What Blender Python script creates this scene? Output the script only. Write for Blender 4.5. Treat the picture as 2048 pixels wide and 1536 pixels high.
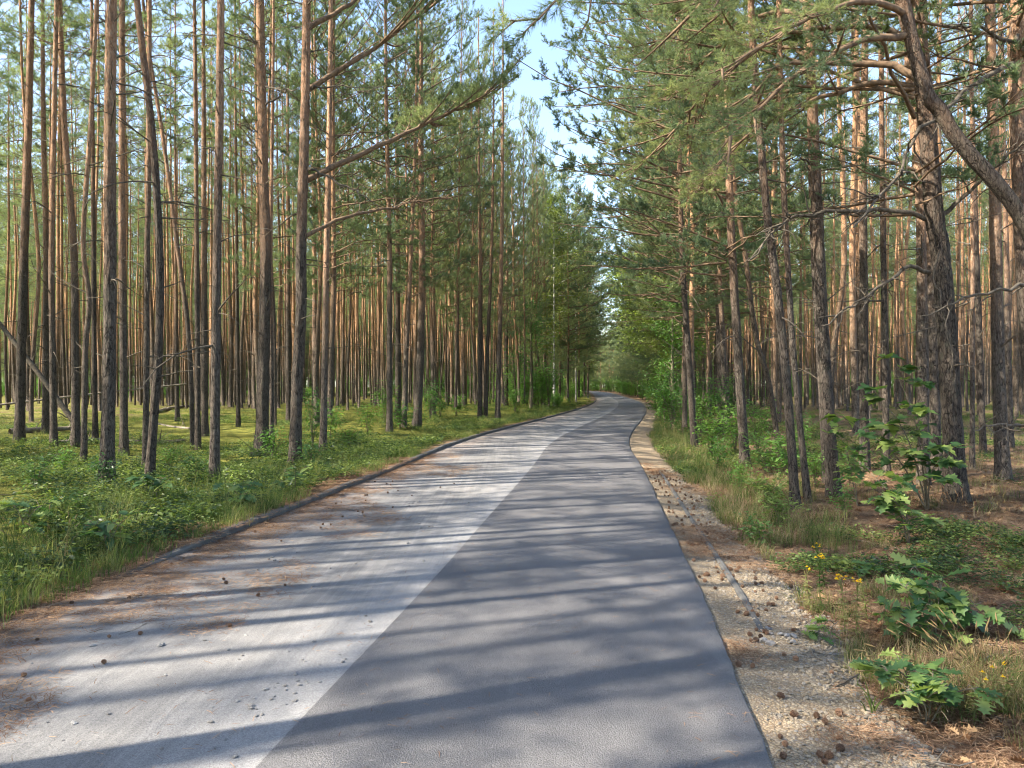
import bpy, math
import numpy as np

# ------------------------------------------------------------------ clearing
for o in list(bpy.data.objects):
    bpy.data.objects.remove(o)
SC = bpy.context.scene
COL = SC.collection
RNG = np.random.default_rng(7)
PI = math.pi

# ------------------------------------------------------------------ camera, sky, sun, exposure
CAM_H = 1.6
F_PX = 1540.0           # focal length in pixels of the 2048 px wide photograph
HOR = 772.0             # horizon row of the photograph
cam_data = bpy.data.cameras.new('camera')
cam_data.sensor_width = 36.0
cam_data.lens = 36.0 * F_PX / 2048.0
cam_data.clip_start = 0.05
cam_data.clip_end = 1500.0
cam = bpy.data.objects.new('camera', cam_data)
cam.location = (0, 0, CAM_H)
cam.rotation_euler = (math.radians(90.15), 0, 0)
COL.objects.link(cam)
SC.camera = cam

SUN_ELEV = math.radians(43)
SUN_AZ = math.radians(200)                      # direction towards the sun, counter-clockwise from +X
sun_dir = (math.cos(SUN_AZ) * math.cos(SUN_ELEV), math.sin(SUN_AZ) * math.cos(SUN_ELEV), math.sin(SUN_ELEV))
world = bpy.data.worlds.new('World')
SC.world = world
world.use_nodes = True
wn = world.node_tree
bg = wn.nodes['Background']
sky = wn.nodes.new('ShaderNodeTexSky')
sky.sky_type = 'NISHITA'
sky.sun_disc = False
sky.sun_elevation = SUN_ELEV
sky.sun_rotation = PI / 2 - SUN_AZ              # Blender measures it clockwise from +Y
sky.air_density = 1.0
sky.dust_density = 1.2
sky.ozone_density = 1.0
wn.links.new(sky.outputs[0], bg.inputs[0])
bg.inputs[1].default_value = 0.13
sun_data = bpy.data.lights.new('sun', 'SUN')
sun_data.energy = 5.0
sun_data.angle = math.radians(0.53)
sun_data.color = (1.0, 0.91, 0.76)
sun = bpy.data.objects.new('sun', sun_data)
from mathutils import Vector
sun.rotation_euler = Vector(sun_dir).to_track_quat('Z', 'Y').to_euler()
sun.location = (-30, -15, 40)
COL.objects.link(sun)

SC.view_settings.view_transform = 'Standard'
SC.view_settings.look = 'None'
SC.view_settings.exposure = 1.98
SC.view_settings.gamma = 1.0
SC.view_settings.use_curve_mapping = False
SC.render.engine = 'CYCLES'
cy = SC.cycles
cy.max_bounces = 4
cy.diffuse_bounces = 2
cy.glossy_bounces = 1
cy.transmission_bounces = 3
cy.transparent_max_bounces = 4
cy.caustics_reflective = False
cy.caustics_refractive = False
cy.use_adaptive_sampling = True
cy.adaptive_threshold = 0.04
cy.use_denoising = True
cy.pixel_filter_type = 'BLACKMAN_HARRIS'
cy.filter_width = 1.1
SC.render.film_transparent = False

# ------------------------------------------------------------------ small helpers
def W(px, py, d):
    """The place that stands at depth d (metres along the view) where the photograph has pixel (px, py)."""
    return np.array([(px - 1024.0) / F_PX * d, d, CAM_H - (py - HOR) / F_PX * d])

def depth_of(py, z=0.0):
    return F_PX * (CAM_H - z) / (py - HOR)

def hash2(ix, iy, seed=0):
    n = (ix.astype(np.int64) * 374761393 + iy.astype(np.int64) * 668265263 + seed * 974634777) & 0x7fffffff
    n = ((n ^ (n >> 13)) * 1274126177) & 0x7fffffff
    n = n ^ (n >> 16)
    return (n & 0xffff) / 65535.0

def vnoise(x, y, seed=0):
    x = np.asarray(x, float); y = np.asarray(y, float)
    ix = np.floor(x); iy = np.floor(y)
    fx = x - ix; fy = y - iy
    fx = fx * fx * (3 - 2 * fx); fy = fy * fy * (3 - 2 * fy)
    a = hash2(ix, iy, seed); b = hash2(ix + 1, iy, seed)
    c = hash2(ix, iy + 1, seed); d = hash2(ix + 1, iy + 1, seed)
    return (a * (1 - fx) + b * fx) * (1 - fy) + (c * (1 - fx) + d * fx) * fy

def fbm(x, y, seed=0, octv=3):
    r = 0.0; amp = 0.5; s = 1.0
    for k in range(octv):
        r = r + amp * vnoise(np.asarray(x) * s, np.asarray(y) * s, seed + k)
        amp *= 0.5; s *= 2.03
    return r / (1 - 0.5 ** octv)

def unit(v):
    v = np.asarray(v, float)
    n = np.linalg.norm(v, axis=-1, keepdims=True)
    return v / np.maximum(n, 1e-9)

class MB:
    """Collects triangles and quads with material slots, then builds one mesh."""
    def __init__(self):
        self.v = []; self.t = []; self.q = []; self.tm = []; self.qm = []; self.n = 0
    def add(self, v, tri=None, quad=None, mat=0):
        v = np.asarray(v, np.float32).reshape(-1, 3)
        if tri is not None and len(tri):
            tri = np.asarray(tri, np.int32) + self.n
            self.t.append(tri); self.tm.append(np.full(len(tri), mat, np.int32))
        if quad is not None and len(quad):
            quad = np.asarray(quad, np.int32) + self.n
            self.q.append(quad); self.qm.append(np.full(len(quad), mat, np.int32))
        self.v.append(v); self.n += len(v)
        return self
    def mesh(self, name, mats, smooth=True):
        me = bpy.data.meshes.new(name)
        v = np.concatenate(self.v) if self.v else np.zeros((0, 3), np.float32)
        t = np.concatenate(self.t) if self.t else np.zeros((0, 3), np.int32)
        q = np.concatenate(self.q) if self.q else np.zeros((0, 4), np.int32)
        tm = np.concatenate(self.tm) if self.tm else np.zeros(0, np.int32)
        qm = np.concatenate(self.qm) if self.qm else np.zeros(0, np.int32)
        me.vertices.add(len(v)); me.vertices.foreach_set('co', v.ravel())
        me.loops.add(t.size + q.size)
        me.loops.foreach_set('vertex_index', np.concatenate([t.ravel(), q.ravel()]).astype(np.int32))
        me.polygons.add(len(t) + len(q))
        ls = np.concatenate([np.arange(len(t)) * 3, t.size + np.arange(len(q)) * 4]).astype(np.int32)
        me.polygons.foreach_set('loop_start', ls)
        me.polygons.foreach_set('material_index', np.concatenate([tm, qm]).astype(np.int32))
        me.polygons.foreach_set('use_smooth', np.full(len(t) + len(q), smooth))
        for m in mats:
            me.materials.append(m)
        me.update(calc_edges=True)
        return me

def tube(mb, pts, rad, segs=8, mat=0, cap=True, rough=0.0, seed=0):
    """A tapering tube along a polyline; rough adds uneven swellings to its surface."""
    pts = np.asarray(pts, float); rad = np.asarray(rad, float); n = len(pts)
    tan = unit(np.gradient(pts, axis=0))
    ref = np.array([1.0, 0, 0]) if abs(tan[0][0]) < 0.8 else np.array([0, 1.0, 0])
    a = np.empty((n, 3))
    for i in range(n):
        r = ref - tan[i] * np.dot(ref, tan[i])
        r /= max(np.linalg.norm(r), 1e-9)
        a[i] = r; ref = r
    b = np.cross(tan, a)
    th = np.arange(segs) * 2 * PI / segs
    R = np.repeat(rad[:, None], segs, 1)
    if rough > 0:
        L = np.concatenate([[0], np.cumsum(np.linalg.norm(np.diff(pts, axis=0), axis=1))])
        tt, zz = np.meshgrid(np.arange(segs) * (9.0 / segs), L * 2.6)
        e = 1 - 2 * np.abs(vnoise(tt * 2.3, zz * 1.3, seed) - 0.5)
        R = R * (1 + rough * (e - 0.6) + rough * 0.7 * (vnoise(tt * 4.1, zz * 4.0, seed + 5) - 0.5))
        R[:, -1] = R[:, -1]
    v = pts[:, None, :] + R[:, :, None] * (np.cos(th)[None, :, None] * a[:, None, :] + np.sin(th)[None, :, None] * b[:, None, :])
    v = v.reshape(-1, 3)
    i = np.arange(n - 1)[:, None] * segs; j = np.arange(segs)[None, :]; j2 = (j + 1) % segs
    q = np.stack([i + j, i + j2, i + segs + j2, i + segs + j], -1).reshape(-1, 4)
    tri = None
    if cap:
        v = np.vstack([v, pts[-1] + tan[-1] * rad[-1]])
        k = (n - 1) * segs
        jj = np.arange(segs)
        tri = np.stack([k + jj, k + (jj + 1) % segs, np.full(segs, n * segs)], -1)
    mb.add(v, tri, q, mat)

def smooth_path(p, n):
    """Catmull-Rom through the given points."""
    p = np.asarray(p, float)
    if len(p) < 3:
        t = np.linspace(0, 1, n)[:, None]
        return p[0] * (1 - t) + p[-1] * t
    P = np.vstack([2 * p[0] - p[1], p, 2 * p[-1] - p[-2]])
    d = np.concatenate([[0], np.cumsum(np.linalg.norm(np.diff(p, axis=0), axis=1))])
    s = np.linspace(0, d[-1], n)
    out = []
    for x in s:
        i = min(np.searchsorted(d, x, side='right') - 1, len(p) - 2)
        i = max(i, 0)
        t = (x - d[i]) / max(d[i + 1] - d[i], 1e-9)
        p0, p1, p2, p3 = P[i], P[i + 1], P[i + 2], P[i + 3]
        out.append(0.5 * (2 * p1 + (p2 - p0) * t + (2 * p0 - 5 * p1 + 4 * p2 - p3) * t * t + (3 * p1 - p0 - 3 * p2 + p3) * t ** 3))
    return np.array(out)

def link(name, data=None, parent=None, loc=(0, 0, 0), rot=(0, 0, 0), scale=(1, 1, 1)):
    o = bpy.data.objects.new(name, data)
    COL.objects.link(o)
    o.location = tuple(float(x) for x in loc); o.rotation_euler = rot
    o.scale = scale if hasattr(scale, '__len__') else (scale,) * 3
    if parent is not None:
        o.parent = parent
    return o

def tag(o, label=None, cat=None, group=None, kind=None):
    if label: o['label'] = label
    if cat: o['category'] = cat
    if group: o['group'] = group
    if kind: o['kind'] = kind
    return o

# ------------------------------------------------------------------ materials
def new_mat(name):
    m = bpy.data.materials.new(name); m.use_nodes = True
    nt = m.node_tree; nt.nodes.clear()
    out = nt.nodes.new('ShaderNodeOutputMaterial')
    return m, nt, out

def N(nt, kind, **kw):
    n = nt.nodes.new('ShaderNode' + kind)
    for k, v in kw.items():
        if k.startswith('i_'):
            key = k[2:]
            n.inputs[int(key) if key.isdigit() else key.replace('_', ' ')].default_value = v
        else:
            setattr(n, k, v)
    return n

def ramp(nt, src, stops, interp='LINEAR'):
    r = nt.nodes.new('ShaderNodeValToRGB')
    cr = r.color_ramp; cr.interpolation = interp
    while len(cr.elements) > 1: cr.elements.remove(cr.elements[0])
    cr.elements[0].position = stops[0][0]
    c0 = stops[0][1]; cr.elements[0].color = (*c0, 1) if len(c0) == 3 else c0
    for p, c in stops[1:]:
        e = cr.elements.new(p); e.color = (*c, 1) if len(c) == 3 else c
    nt.links.new(src, r.inputs[0])
    return r.outputs[0]

def grey(v): return (v, v, v)

def mix(nt, fac, a, b, blend='MIX'):
    m = nt.nodes.new('ShaderNodeMix'); m.data_type = 'RGBA'; m.blend_type = blend
    for sock, val in ((m.inputs['Factor'], fac), (m.inputs[6], a), (m.inputs[7], b)):
        if isinstance(val, bpy.types.NodeSocket): nt.links.new(val, sock)
        elif isinstance(val, (int, float)): sock.default_value = val
        else: sock.default_value = (*val, 1)
    return m.outputs[2]

def math_n(nt, op, a, b=None, clamp=False):
    m = nt.nodes.new('ShaderNodeMath'); m.operation = op; m.use_clamp = clamp
    for sock, val in zip(m.inputs, (a, b)):
        if val is None: continue
        if isinstance(val, bpy.types.NodeSocket): nt.links.new(val, sock)
        else: sock.default_value = val
    return m.outputs[0]

def noise_n(nt, vec, scale, detail=3, rough=0.55, out='Fac'):
    n = nt.nodes.new('ShaderNodeTexNoise'); n.inputs['Scale'].default_value = scale
    n.inputs['Detail'].default_value = detail; n.inputs['Roughness'].default_value = rough
    if vec is not None: nt.links.new(vec, n.inputs['Vector'])
    return n.outputs[out]

def mapping(nt, vec, scale=(1, 1, 1), rot=(0, 0, 0)):
    m = nt.nodes.new('ShaderNodeMapping'); m.inputs['Scale'].default_value = scale; m.inputs['Rotation'].default_value = rot
    nt.links.new(vec, m.inputs['Vector'])
    return m.outputs[0]

def pbsdf(nt, out, col, rough=0.8, spec=0.3, normal=None):
    b = nt.nodes.new('ShaderNodeBsdfPrincipled')
    if isinstance(col, bpy.types.NodeSocket): nt.links.new(col, b.inputs['Base Color'])
    else: b.inputs['Base Color'].default_value = (*col, 1)
    if isinstance(rough, bpy.types.NodeSocket): nt.links.new(rough, b.inputs['Roughness'])
    else: b.inputs['Roughness'].default_value = rough
    b.inputs['Specular IOR Level'].default_value = spec
    if normal is not None: nt.links.new(normal, b.inputs['Normal'])
    nt.links.new(b.outputs[0], out.inputs[0])
    return b

def bump_n(nt, h, strength=0.5, dist=0.02, normal=None):
    b = nt.nodes.new('ShaderNodeBump'); b.inputs['Strength'].default_value = strength; b.inputs['Distance'].default_value = dist
    nt.links.new(h, b.inputs['Height'])
    if normal is not None: nt.links.new(normal, b.inputs['Normal'])
    return b.outputs[0]

def make_bark(name, z0, z1, low, low2, high, high2, plate=9.0, dist=0.02, lichen=0.25, sat=0.84):
    m, nt, out = new_mat(name)
    tc = N(nt, 'TexCoord'); oi = N(nt, 'ObjectInfo')
    vec = tc.outputs['Object']
    sep = N(nt, 'SeparateXYZ'); nt.links.new(vec, sep.inputs[0])
    nz = noise_n(nt, mapping(nt, vec, (3, 3, 0.7)), 1.6, 3)
    h = math_n(nt, 'ADD', sep.outputs[2], math_n(nt, 'MULTIPLY', math_n(nt, 'SUBTRACT', nz, 0.5), 3.2))
    h = math_n(nt, 'ADD', h, math_n(nt, 'MULTIPLY', math_n(nt, 'SUBTRACT', oi.outputs['Random'], 0.5), 2.6))
    t = nt.nodes.new('ShaderNodeMapRange'); t.interpolation_type = 'SMOOTHSTEP'
    nt.links.new(h, t.inputs[0]); t.inputs[1].default_value = z0; t.inputs[2].default_value = z1
    wob = mix(nt, 0.07, vec, noise_n(nt, vec, 9, 3, 0.7, out='Color'), 'ADD')
    vo = N(nt, 'TexVoronoi', feature='DISTANCE_TO_EDGE'); vo.inputs['Scale'].default_value = plate
    nt.links.new(mapping(nt, wob, (2.4, 2.4, 0.55)), vo.inputs['Vector'])
    vc = N(nt, 'TexVoronoi', feature='F1'); vc.inputs['Scale'].default_value = plate * 2.4
    nt.links.new(mapping(nt, wob, (2.0, 2.0, 0.9)), vc.inputs['Vector'])
    brk = noise_n(nt, mapping(nt, vec, (3, 3, 1.3)), 6, 3, 0.6)
    crack = ramp(nt, math_n(nt, 'ADD', vo.outputs['Distance'], math_n(nt, 'MULTIPLY', math_n(nt, 'SUBTRACT', brk, 0.42), 0.30)), [(0.0, grey(0)), (0.13, grey(1))])
    fine = noise_n(nt, mapping(nt, vec, (1, 1, 0.55)), 60, 4, 0.75)
    flake = noise_n(nt, mapping(nt, vec, (2, 2, 0.9)), 17, 5, 0.72)
    lowc = mix(nt, ramp(nt, flake, [(0.36, grey(0)), (0.66, grey(1))]), low, low2)
    lowc = mix(nt, crack, tuple(c * 0.35 for c in low), lowc)
    lich = ramp(nt, noise_n(nt, mapping(nt, vec, (4, 4, 2)), 3.1, 4, 0.7), [(0.54, grey(0)), (0.68, grey(lichen))])
    lowc = mix(nt, lich, lowc, (0.17, 0.18, 0.12))
    vsep = N(nt, 'SeparateColor'); nt.links.new(vc.outputs['Color'], vsep.inputs[0])
    highc = mix(nt, ramp(nt, vsep.outputs[0], [(0.2, grey(0)), (0.8, grey(1))]), high, high2)
    highc = mix(nt, ramp(nt, flake, [(0.50, grey(0)), (0.68, grey(0.9))]), highc, (0.46, 0.33, 0.21))
    highc = mix(nt, ramp(nt, flake, [(0.30, grey(0.85)), (0.44, grey(0))]), highc, (0.14, 0.075, 0.042))
    spot = ramp(nt, noise_n(nt, mapping(nt, vec, (3, 3, 1.0)), 4.2, 4, 0.65), [(0.54, grey(0)), (0.64, grey(0.8))])
    highc = mix(nt, spot, highc, (0.115, 0.078, 0.052))
    col = mix(nt, t.outputs[0], lowc, highc)
    v = math_n(nt, 'ADD', 0.74, math_n(nt, 'MULTIPLY', oi.outputs['Random'], 0.5))
    hsv = N(nt, 'HueSaturation'); nt.links.new(v, hsv.inputs['Value']); nt.links.new(col, hsv.inputs['Color'])
    hsv.inputs['Saturation'].default_value = sat
    hh = math_n(nt, 'ADD', math_n(nt, 'MULTIPLY', crack, 0.9), math_n(nt, 'MULTIPLY', fine, 0.6))
    hh = math_n(nt, 'ADD', hh, math_n(nt, 'MULTIPLY', flake, 1.2))
    pbsdf(nt, out, hsv.outputs[0], 0.9, 0.15, bump_n(nt, hh, 0.9, dist))
    return m

M = {}
M['bark'] = make_bark('pine_bark', 2.8, 7.5, (0.066, 0.052, 0.042), (0.145, 0.113, 0.086), (0.42, 0.205, 0.088), (0.29, 0.150, 0.075), plate=15.0)
M['bark_far'] = make_bark('pine_bark_slender', 2.0, 7.0, (0.075, 0.058, 0.045), (0.16, 0.125, 0.092), (0.44, 0.228, 0.105), (0.32, 0.172, 0.088), plate=16.0, dist=0.014, sat=0.95)

def make_wood(name, a, b, scale=9):
    m, nt, out = new_mat(name)
    tc = N(nt, 'TexCoord'); oi = N(nt, 'ObjectInfo')
    n1 = noise_n(nt, tc.outputs['Object'], scale, 4, 0.6)
    col = mix(nt, ramp(nt, n1, [(0.3, grey(0)), (0.7, grey(1))]), a, b)
    pbsdf(nt, out, col, 0.9, 0.15, bump_n(nt, n1, 0.6, 0.008))
    return m
M['dead'] = make_wood('dead_branch_bark', (0.050, 0.042, 0.034), (0.155, 0.130, 0.100), 22)
M['limb'] = make_wood('limb_bark', (0.085, 0.060, 0.043), (0.24, 0.160, 0.100), 16)
M['log'] = make_wood('weathered_log_wood', (0.10, 0.082, 0.062), (0.25, 0.215, 0.17), 7)
M['stem'] = make_wood('sapling_stem_bark', (0.10, 0.085, 0.06), (0.19, 0.16, 0.11), 20)
M['birch'] = make_wood('birch_bark', (0.10, 0.09, 0.08), (0.62, 0.60, 0.55), 4)

def make_leafy(name, cols, trans=0.3, vary=0.35, scale=1.2, gloss=0.0, transcol=None, rough=0.45):
    """Foliage: diffuse plus light passing through, with variation per object and from place to place."""
    m, nt, out = new_mat(name)
    geo = N(nt, 'NewGeometry'); oi = N(nt, 'ObjectInfo')
    n1 = noise_n(nt, geo.outputs['Position'], scale, 3, 0.6)
    f = math_n(nt, 'ADD', n1, math_n(nt, 'MULTIPLY', math_n(nt, 'SUBTRACT', oi.outputs['Random'], 0.5), vary))
    stops = [(0.28 + 0.44 * i / max(len(cols) - 1, 1), c) for i, c in enumerate(cols)]
    col = ramp(nt, f, stops)
    d = N(nt, 'BsdfDiffuse'); nt.links.new(col, d.inputs[0])
    tr = N(nt, 'BsdfTranslucent')
    tcol = mix(nt, 1.0, col, transcol or (1.5, 1.6, 0.8), 'MULTIPLY')
    nt.links.new(tcol, tr.inputs[0])
    ms = N(nt, 'MixShader'); ms.inputs[0].default_value = trans
    nt.links.new(d.outputs[0], ms.inputs[1]); nt.links.new(tr.outputs[0], ms.inputs[2])
    last = ms.outputs[0]
    if gloss > 0:
        g = N(nt, 'BsdfGlossy'); g.inputs['Roughness'].default_value = rough
        m2 = N(nt, 'MixShader'); m2.inputs[0].default_value = gloss
        nt.links.new(last, m2.inputs[1]); nt.links.new(g.outputs[0], m2.inputs[2]); last = m2.outputs[0]
    nt.links.new(last, out.inputs[0])
    return m
M['needle'] = make_leafy('pine_needles', [(0.118, 0.158, 0.102), (0.178, 0.220, 0.122), (0.270, 0.295, 0.142)], 0.50, 0.5, 0.9, transcol=(1.3, 1.4, 0.9))
M['oakleaf'] = make_leafy('oak_leaf', [(0.048, 0.105, 0.036), (0.080, 0.155, 0.048), (0.135, 0.215, 0.062), (0.21, 0.27, 0.075)], 0.42, 0.9, 5, 0.04)
M['shrubleaf'] = make_leafy('shrub_leaf', [(0.065, 0.150, 0.038), (0.105, 0.210, 0.050), (0.16, 0.28, 0.065)], 0.45, 0.5, 3, 0.04)
M['birchleaf'] = make_leafy('birch_leaf', [(0.09, 0.14, 0.05), (0.14, 0.19, 0.065), (0.20, 0.23, 0.08)], 0.4, 0.4, 1.5)
M['herb'] = make_leafy('ground_herb_leaf', [(0.030, 0.056, 0.020), (0.066, 0.108, 0.032), (0.150, 0.195, 0.055)], 0.38, 0.9, 0.9, 0.03)
M['grass'] = make_leafy('grass_blade', [(0.060, 0.100, 0.032), (0.11, 0.150, 0.048), (0.22, 0.22, 0.095)], 0.35, 0.9, 0.8)
M['drygrass'] = make_leafy('dry_grass_blade', [(0.22, 0.16, 0.08), (0.34, 0.26, 0.14), (0.45, 0.36, 0.20)], 0.25, 0.7, 2, transcol=(1.1, 1.0, 0.8))
M['litter'] = make_leafy('fallen_needle', [(0.14, 0.080, 0.050), (0.235, 0.140, 0.085), (0.34, 0.225, 0.14)], 0.1, 0.9, 5, transcol=(1, 0.9, 0.8))
M['deadleaf'] = make_leafy('dead_leaf', [(0.16, 0.085, 0.045), (0.26, 0.15, 0.08), (0.38, 0.25, 0.14)], 0.2, 0.9, 5, transcol=(1, 0.9, 0.8))
M['yellow'] = make_leafy('yellow_petal', [(0.70, 0.42, 0.02), (0.80, 0.55, 0.03)], 0.25, 0.4, 20, transcol=(1, 1, 0.6))

def make_cone_mat():
    m, nt, out = new_mat('pine_cone_scale')
    oi = N(nt, 'ObjectInfo'); tc = N(nt, 'TexCoord')
    n1 = noise_n(nt, tc.outputs['Object'], 60, 2)
    base = ramp(nt, oi.outputs['Random'], [(0.0, (0.055, 0.030, 0.020)), (0.6, (0.12, 0.065, 0.040)), (1.0, (0.24, 0.13, 0.075))])
    col = mix(nt, n1, base, (0.30, 0.20, 0.13)); 
    col = mix(nt, 0.6, col, base)
    pbsdf(nt, out, col, 0.75, 0.25)
    return m
M['cone'] = make_cone_mat()

def make_stone_mat(name, cols):
    m, nt, out = new_mat(name)
    oi = N(nt, 'ObjectInfo'); tc = N(nt, 'TexCoord')
    base = ramp(nt, oi.outputs['Random'], [(i / (len(cols) - 1), c) for i, c in enumerate(cols)])
    n1 = noise_n(nt, tc.outputs['Object'], 3.0, 4, 0.65)
    col = mix(nt, 1.0, base, ramp(nt, n1, [(0.3, grey(0.72)), (0.7, grey(1.2))]), 'MULTIPLY')
    pbsdf(nt, out, col, 0.85, 0.25, bump_n(nt, n1, 0.5, 0.05))
    return m
M['gravel'] = make_stone_mat('limestone_chip', [(0.26, 0.205, 0.135), (0.36, 0.29, 0.20), (0.19, 0.175, 0.155), (0.42, 0.345, 0.24), (0.24, 0.225, 0.21), (0.30, 0.23, 0.145)])
M['chip'] = make_stone_mat('grey_stone_chip', [(0.16, 0.155, 0.155), (0.25, 0.245, 0.24), (0.20, 0.185, 0.17), (0.36, 0.35, 0.34)])

def world_pos(nt):
    return N(nt, 'NewGeometry').outputs['Position']

def make_asphalt():
    m, nt, out = new_mat('fresh_asphalt')
    p = world_pos(nt)
    big = noise_n(nt, p, 0.9, 4, 0.55)
    lane = noise_n(nt, mapping(nt, p, (3.2, 0.35, 1), (0, 0, math.radians(7))), 1.3, 3, 0.6)
    grain = noise_n(nt, p, 210, 3, 0.75)
    vo = N(nt, 'TexVoronoi', feature='F1'); vo.inputs['Scale'].default_value = 120; nt.links.new(p, vo.inputs['Vector'])
    col = ramp(nt, big, [(0.30, (0.090, 0.088, 0.093)), (0.70, (0.130, 0.125, 0.127))])
    col = mix(nt, ramp(nt, lane, [(0.45, grey(0)), (0.75, grey(0.5))]), col, (0.150, 0.146, 0.145))
    col = mix(nt, 1.0, col, ramp(nt, grain, [(0.34, grey(0.30)), (0.50, grey(1.0)), (0.66, grey(2.0))]), 'MULTIPLY')
    chip = ramp(nt, vo.outputs['Color'], [(0.86, grey(0)), (0.92, grey(1))])
    col = mix(nt, math_n(nt, 'MULTIPLY', chip, 0.35), col, (0.30, 0.29, 0.28))
    h = math_n(nt, 'ADD', math_n(nt, 'MULTIPLY', vo.outputs['Distance'], -0.7), grain)
    pbsdf(nt, out, col, 0.75, 0.35, bump_n(nt, h, 0.8, 0.008))
    return m
M['asphalt'] = make_asphalt()

def make_pale():
    m, nt, out = new_mat('dusty_pale_road')
    p = world_pos(nt)
    big = noise_n(nt, p, 0.55, 4, 0.6)
    streak = noise_n(nt, mapping(nt, p, (9, 0.25, 1), (0, 0, math.radians(7))), 1.6, 4, 0.65)
    grain = noise_n(nt, p, 160, 3, 0.7)
    grit = noise_n(nt, p, 38, 3, 0.7)
    att = N(nt, 'Attribute', attribute_name='across')       # 0 at the kerb, 1 at the asphalt joint
    col = ramp(nt, big, [(0.30, (0.130, 0.127, 0.128)), (0.72, (0.190, 0.185, 0.182))])
    col = mix(nt, ramp(nt, streak, [(0.42, grey(0)), (0.70, grey(0.55))]), col, (0.255, 0.248, 0.242))
    joint = ramp(nt, att.outputs['Fac'], [(0.70, grey(0)), (0.97, grey(0.55))])
    col = mix(nt, joint, col, (0.28, 0.278, 0.28))
    # needles and dust gather towards the kerb
    dn = noise_n(nt, p, 2.3, 5, 0.65)
    edge = math_n(nt, 'ADD', dn, math_n(nt, 'MULTIPLY', math_n(nt, 'SUBTRACT', 0.42, att.outputs['Fac']), 0.95))
    col = mix(nt, ramp(nt, edge, [(0.56, grey(0)), (0.86, grey(0.65))]), col, (0.21, 0.165, 0.135))
    col = mix(nt, 1.0, col, ramp(nt, grain, [(0.34, grey(0.62)), (0.52, grey(1.0)), (0.70, grey(1.32))]), 'MULTIPLY')
    col = mix(nt, ramp(nt, grit, [(0.66, grey(0)), (0.74, grey(0.5))]), col, (0.17, 0.165, 0.16))
    h = math_n(nt, 'ADD', grain, math_n(nt, 'MULTIPLY', grit, 0.9))
    h = math_n(nt, 'ADD', h, math_n(nt, 'MULTIPLY', streak, 0.9))
    pbsdf(nt, out, col, 0.9, 0.2, bump_n(nt, h, 0.5, 0.007))
    return m
M['pale'] = make_pale()

def make_shoulder():
    m, nt, out = new_mat('gravel_shoulder')
    p = world_pos(nt)
    vo = N(nt, 'TexVoronoi', feature='F1'); vo.inputs['Scale'].default_value = 48; nt.links.new(p, vo.inputs['Vector'])
    vd = N(nt, 'TexVoronoi', feature='DISTANCE_TO_EDGE'); vd.inputs['Scale'].default_value = 48; nt.links.new(p, vd.inputs['Vector'])
    sp = N(nt, 'SeparateColor'); nt.links.new(vo.outputs['Color'], sp.inputs[0])
    col = ramp(nt, sp.outputs[0], [(0.0, (0.18, 0.14, 0.095)), (0.35, (0.29, 0.23, 0.15)), (0.6, (0.235, 0.20, 0.155)), (1.0, (0.36, 0.295, 0.20))])
    nd = noise_n(nt, p, 4, 4, 0.6)
    col = mix(nt, ramp(nt, nd, [(0.50, grey(0)), (0.72, grey(0.55))]), col, (0.36, 0.24, 0.14))
    col = mix(nt, ramp(nt, vd.outputs['Distance'], [(0.0, grey(1)), (0.14, grey(0))]), col, (0.15, 0.11, 0.075))
    pbsdf(nt, out, col, 0.92, 0.15, bump_n(nt, vd.outputs['Distance'], 0.8, 0.02))
    return m
M['shoulder'] = make_shoulder()

def make_floor():
    m, nt, out = new_mat('forest_floor')
    p = world_pos(nt)
    att = N(nt, 'Attribute', attribute_name='litter')       # 1 where dry litter lies, 0 where moss grows
    n1 = noise_n(nt, p, 0.45, 5, 0.62); n2 = noise_n(nt, p, 3.5, 5, 0.7); n3 = noise_n(nt, p, 42, 4, 0.75)
    n4 = noise_n(nt, mapping(nt, p, (1, 1, 1)), 0.16, 3, 0.5)
    moss = ramp(nt, n2, [(0.28, (0.065, 0.080, 0.020)), (0.50, (0.150, 0.155, 0.034)), (0.72, (0.27, 0.25, 0.055))])
    lit = ramp(nt, n2, [(0.28, (0.115, 0.070, 0.042)), (0.50, (0.20, 0.130, 0.080)), (0.74, (0.33, 0.235, 0.15))])
    f = math_n(nt, 'ADD', n1, math_n(nt, 'MULTIPLY', math_n(nt, 'SUBTRACT', att.outputs['Fac'], 0.5), 0.75))
    f = math_n(nt, 'ADD', f, math_n(nt, 'MULTIPLY', math_n(nt, 'SUBTRACT', n3, 0.5), 0.35))
    col = mix(nt, ramp(nt, f, [(0.42, grey(0)), (0.62, grey(1))]), moss, lit)
    col = mix(nt, 1.0, col, ramp(nt, n3, [(0.30, grey(0.45)), (0.70, grey(1.5))]), 'MULTIPLY')
    h = math_n(nt, 'ADD', n3, math_n(nt, 'MULTIPLY', n2, 2.0))
    pbsdf(nt, out, col, 0.95, 0.08, bump_n(nt, h, 1.0, 0.05))
    return m
M['floor'] = make_floor()

def make_concrete():
    m, nt, out = new_mat('kerb_concrete')
    p = world_pos(nt)
    n1 = noise_n(nt, p, 6, 4, 0.6); n2 = noise_n(nt, p, 120, 3, 0.7)
    col = ramp(nt, n1, [(0.3, (0.065, 0.064, 0.064)), (0.7, (0.125, 0.12, 0.112))])
    col = mix(nt, 1.0, col, ramp(nt, n2, [(0.3, grey(0.75)), (0.7, grey(1.2))]), 'MULTIPLY')
    pbsdf(nt, out, col, 0.85, 0.25, bump_n(nt, n2, 0.4, 0.004))
    return m
M['concrete'] = make_concrete()

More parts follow.
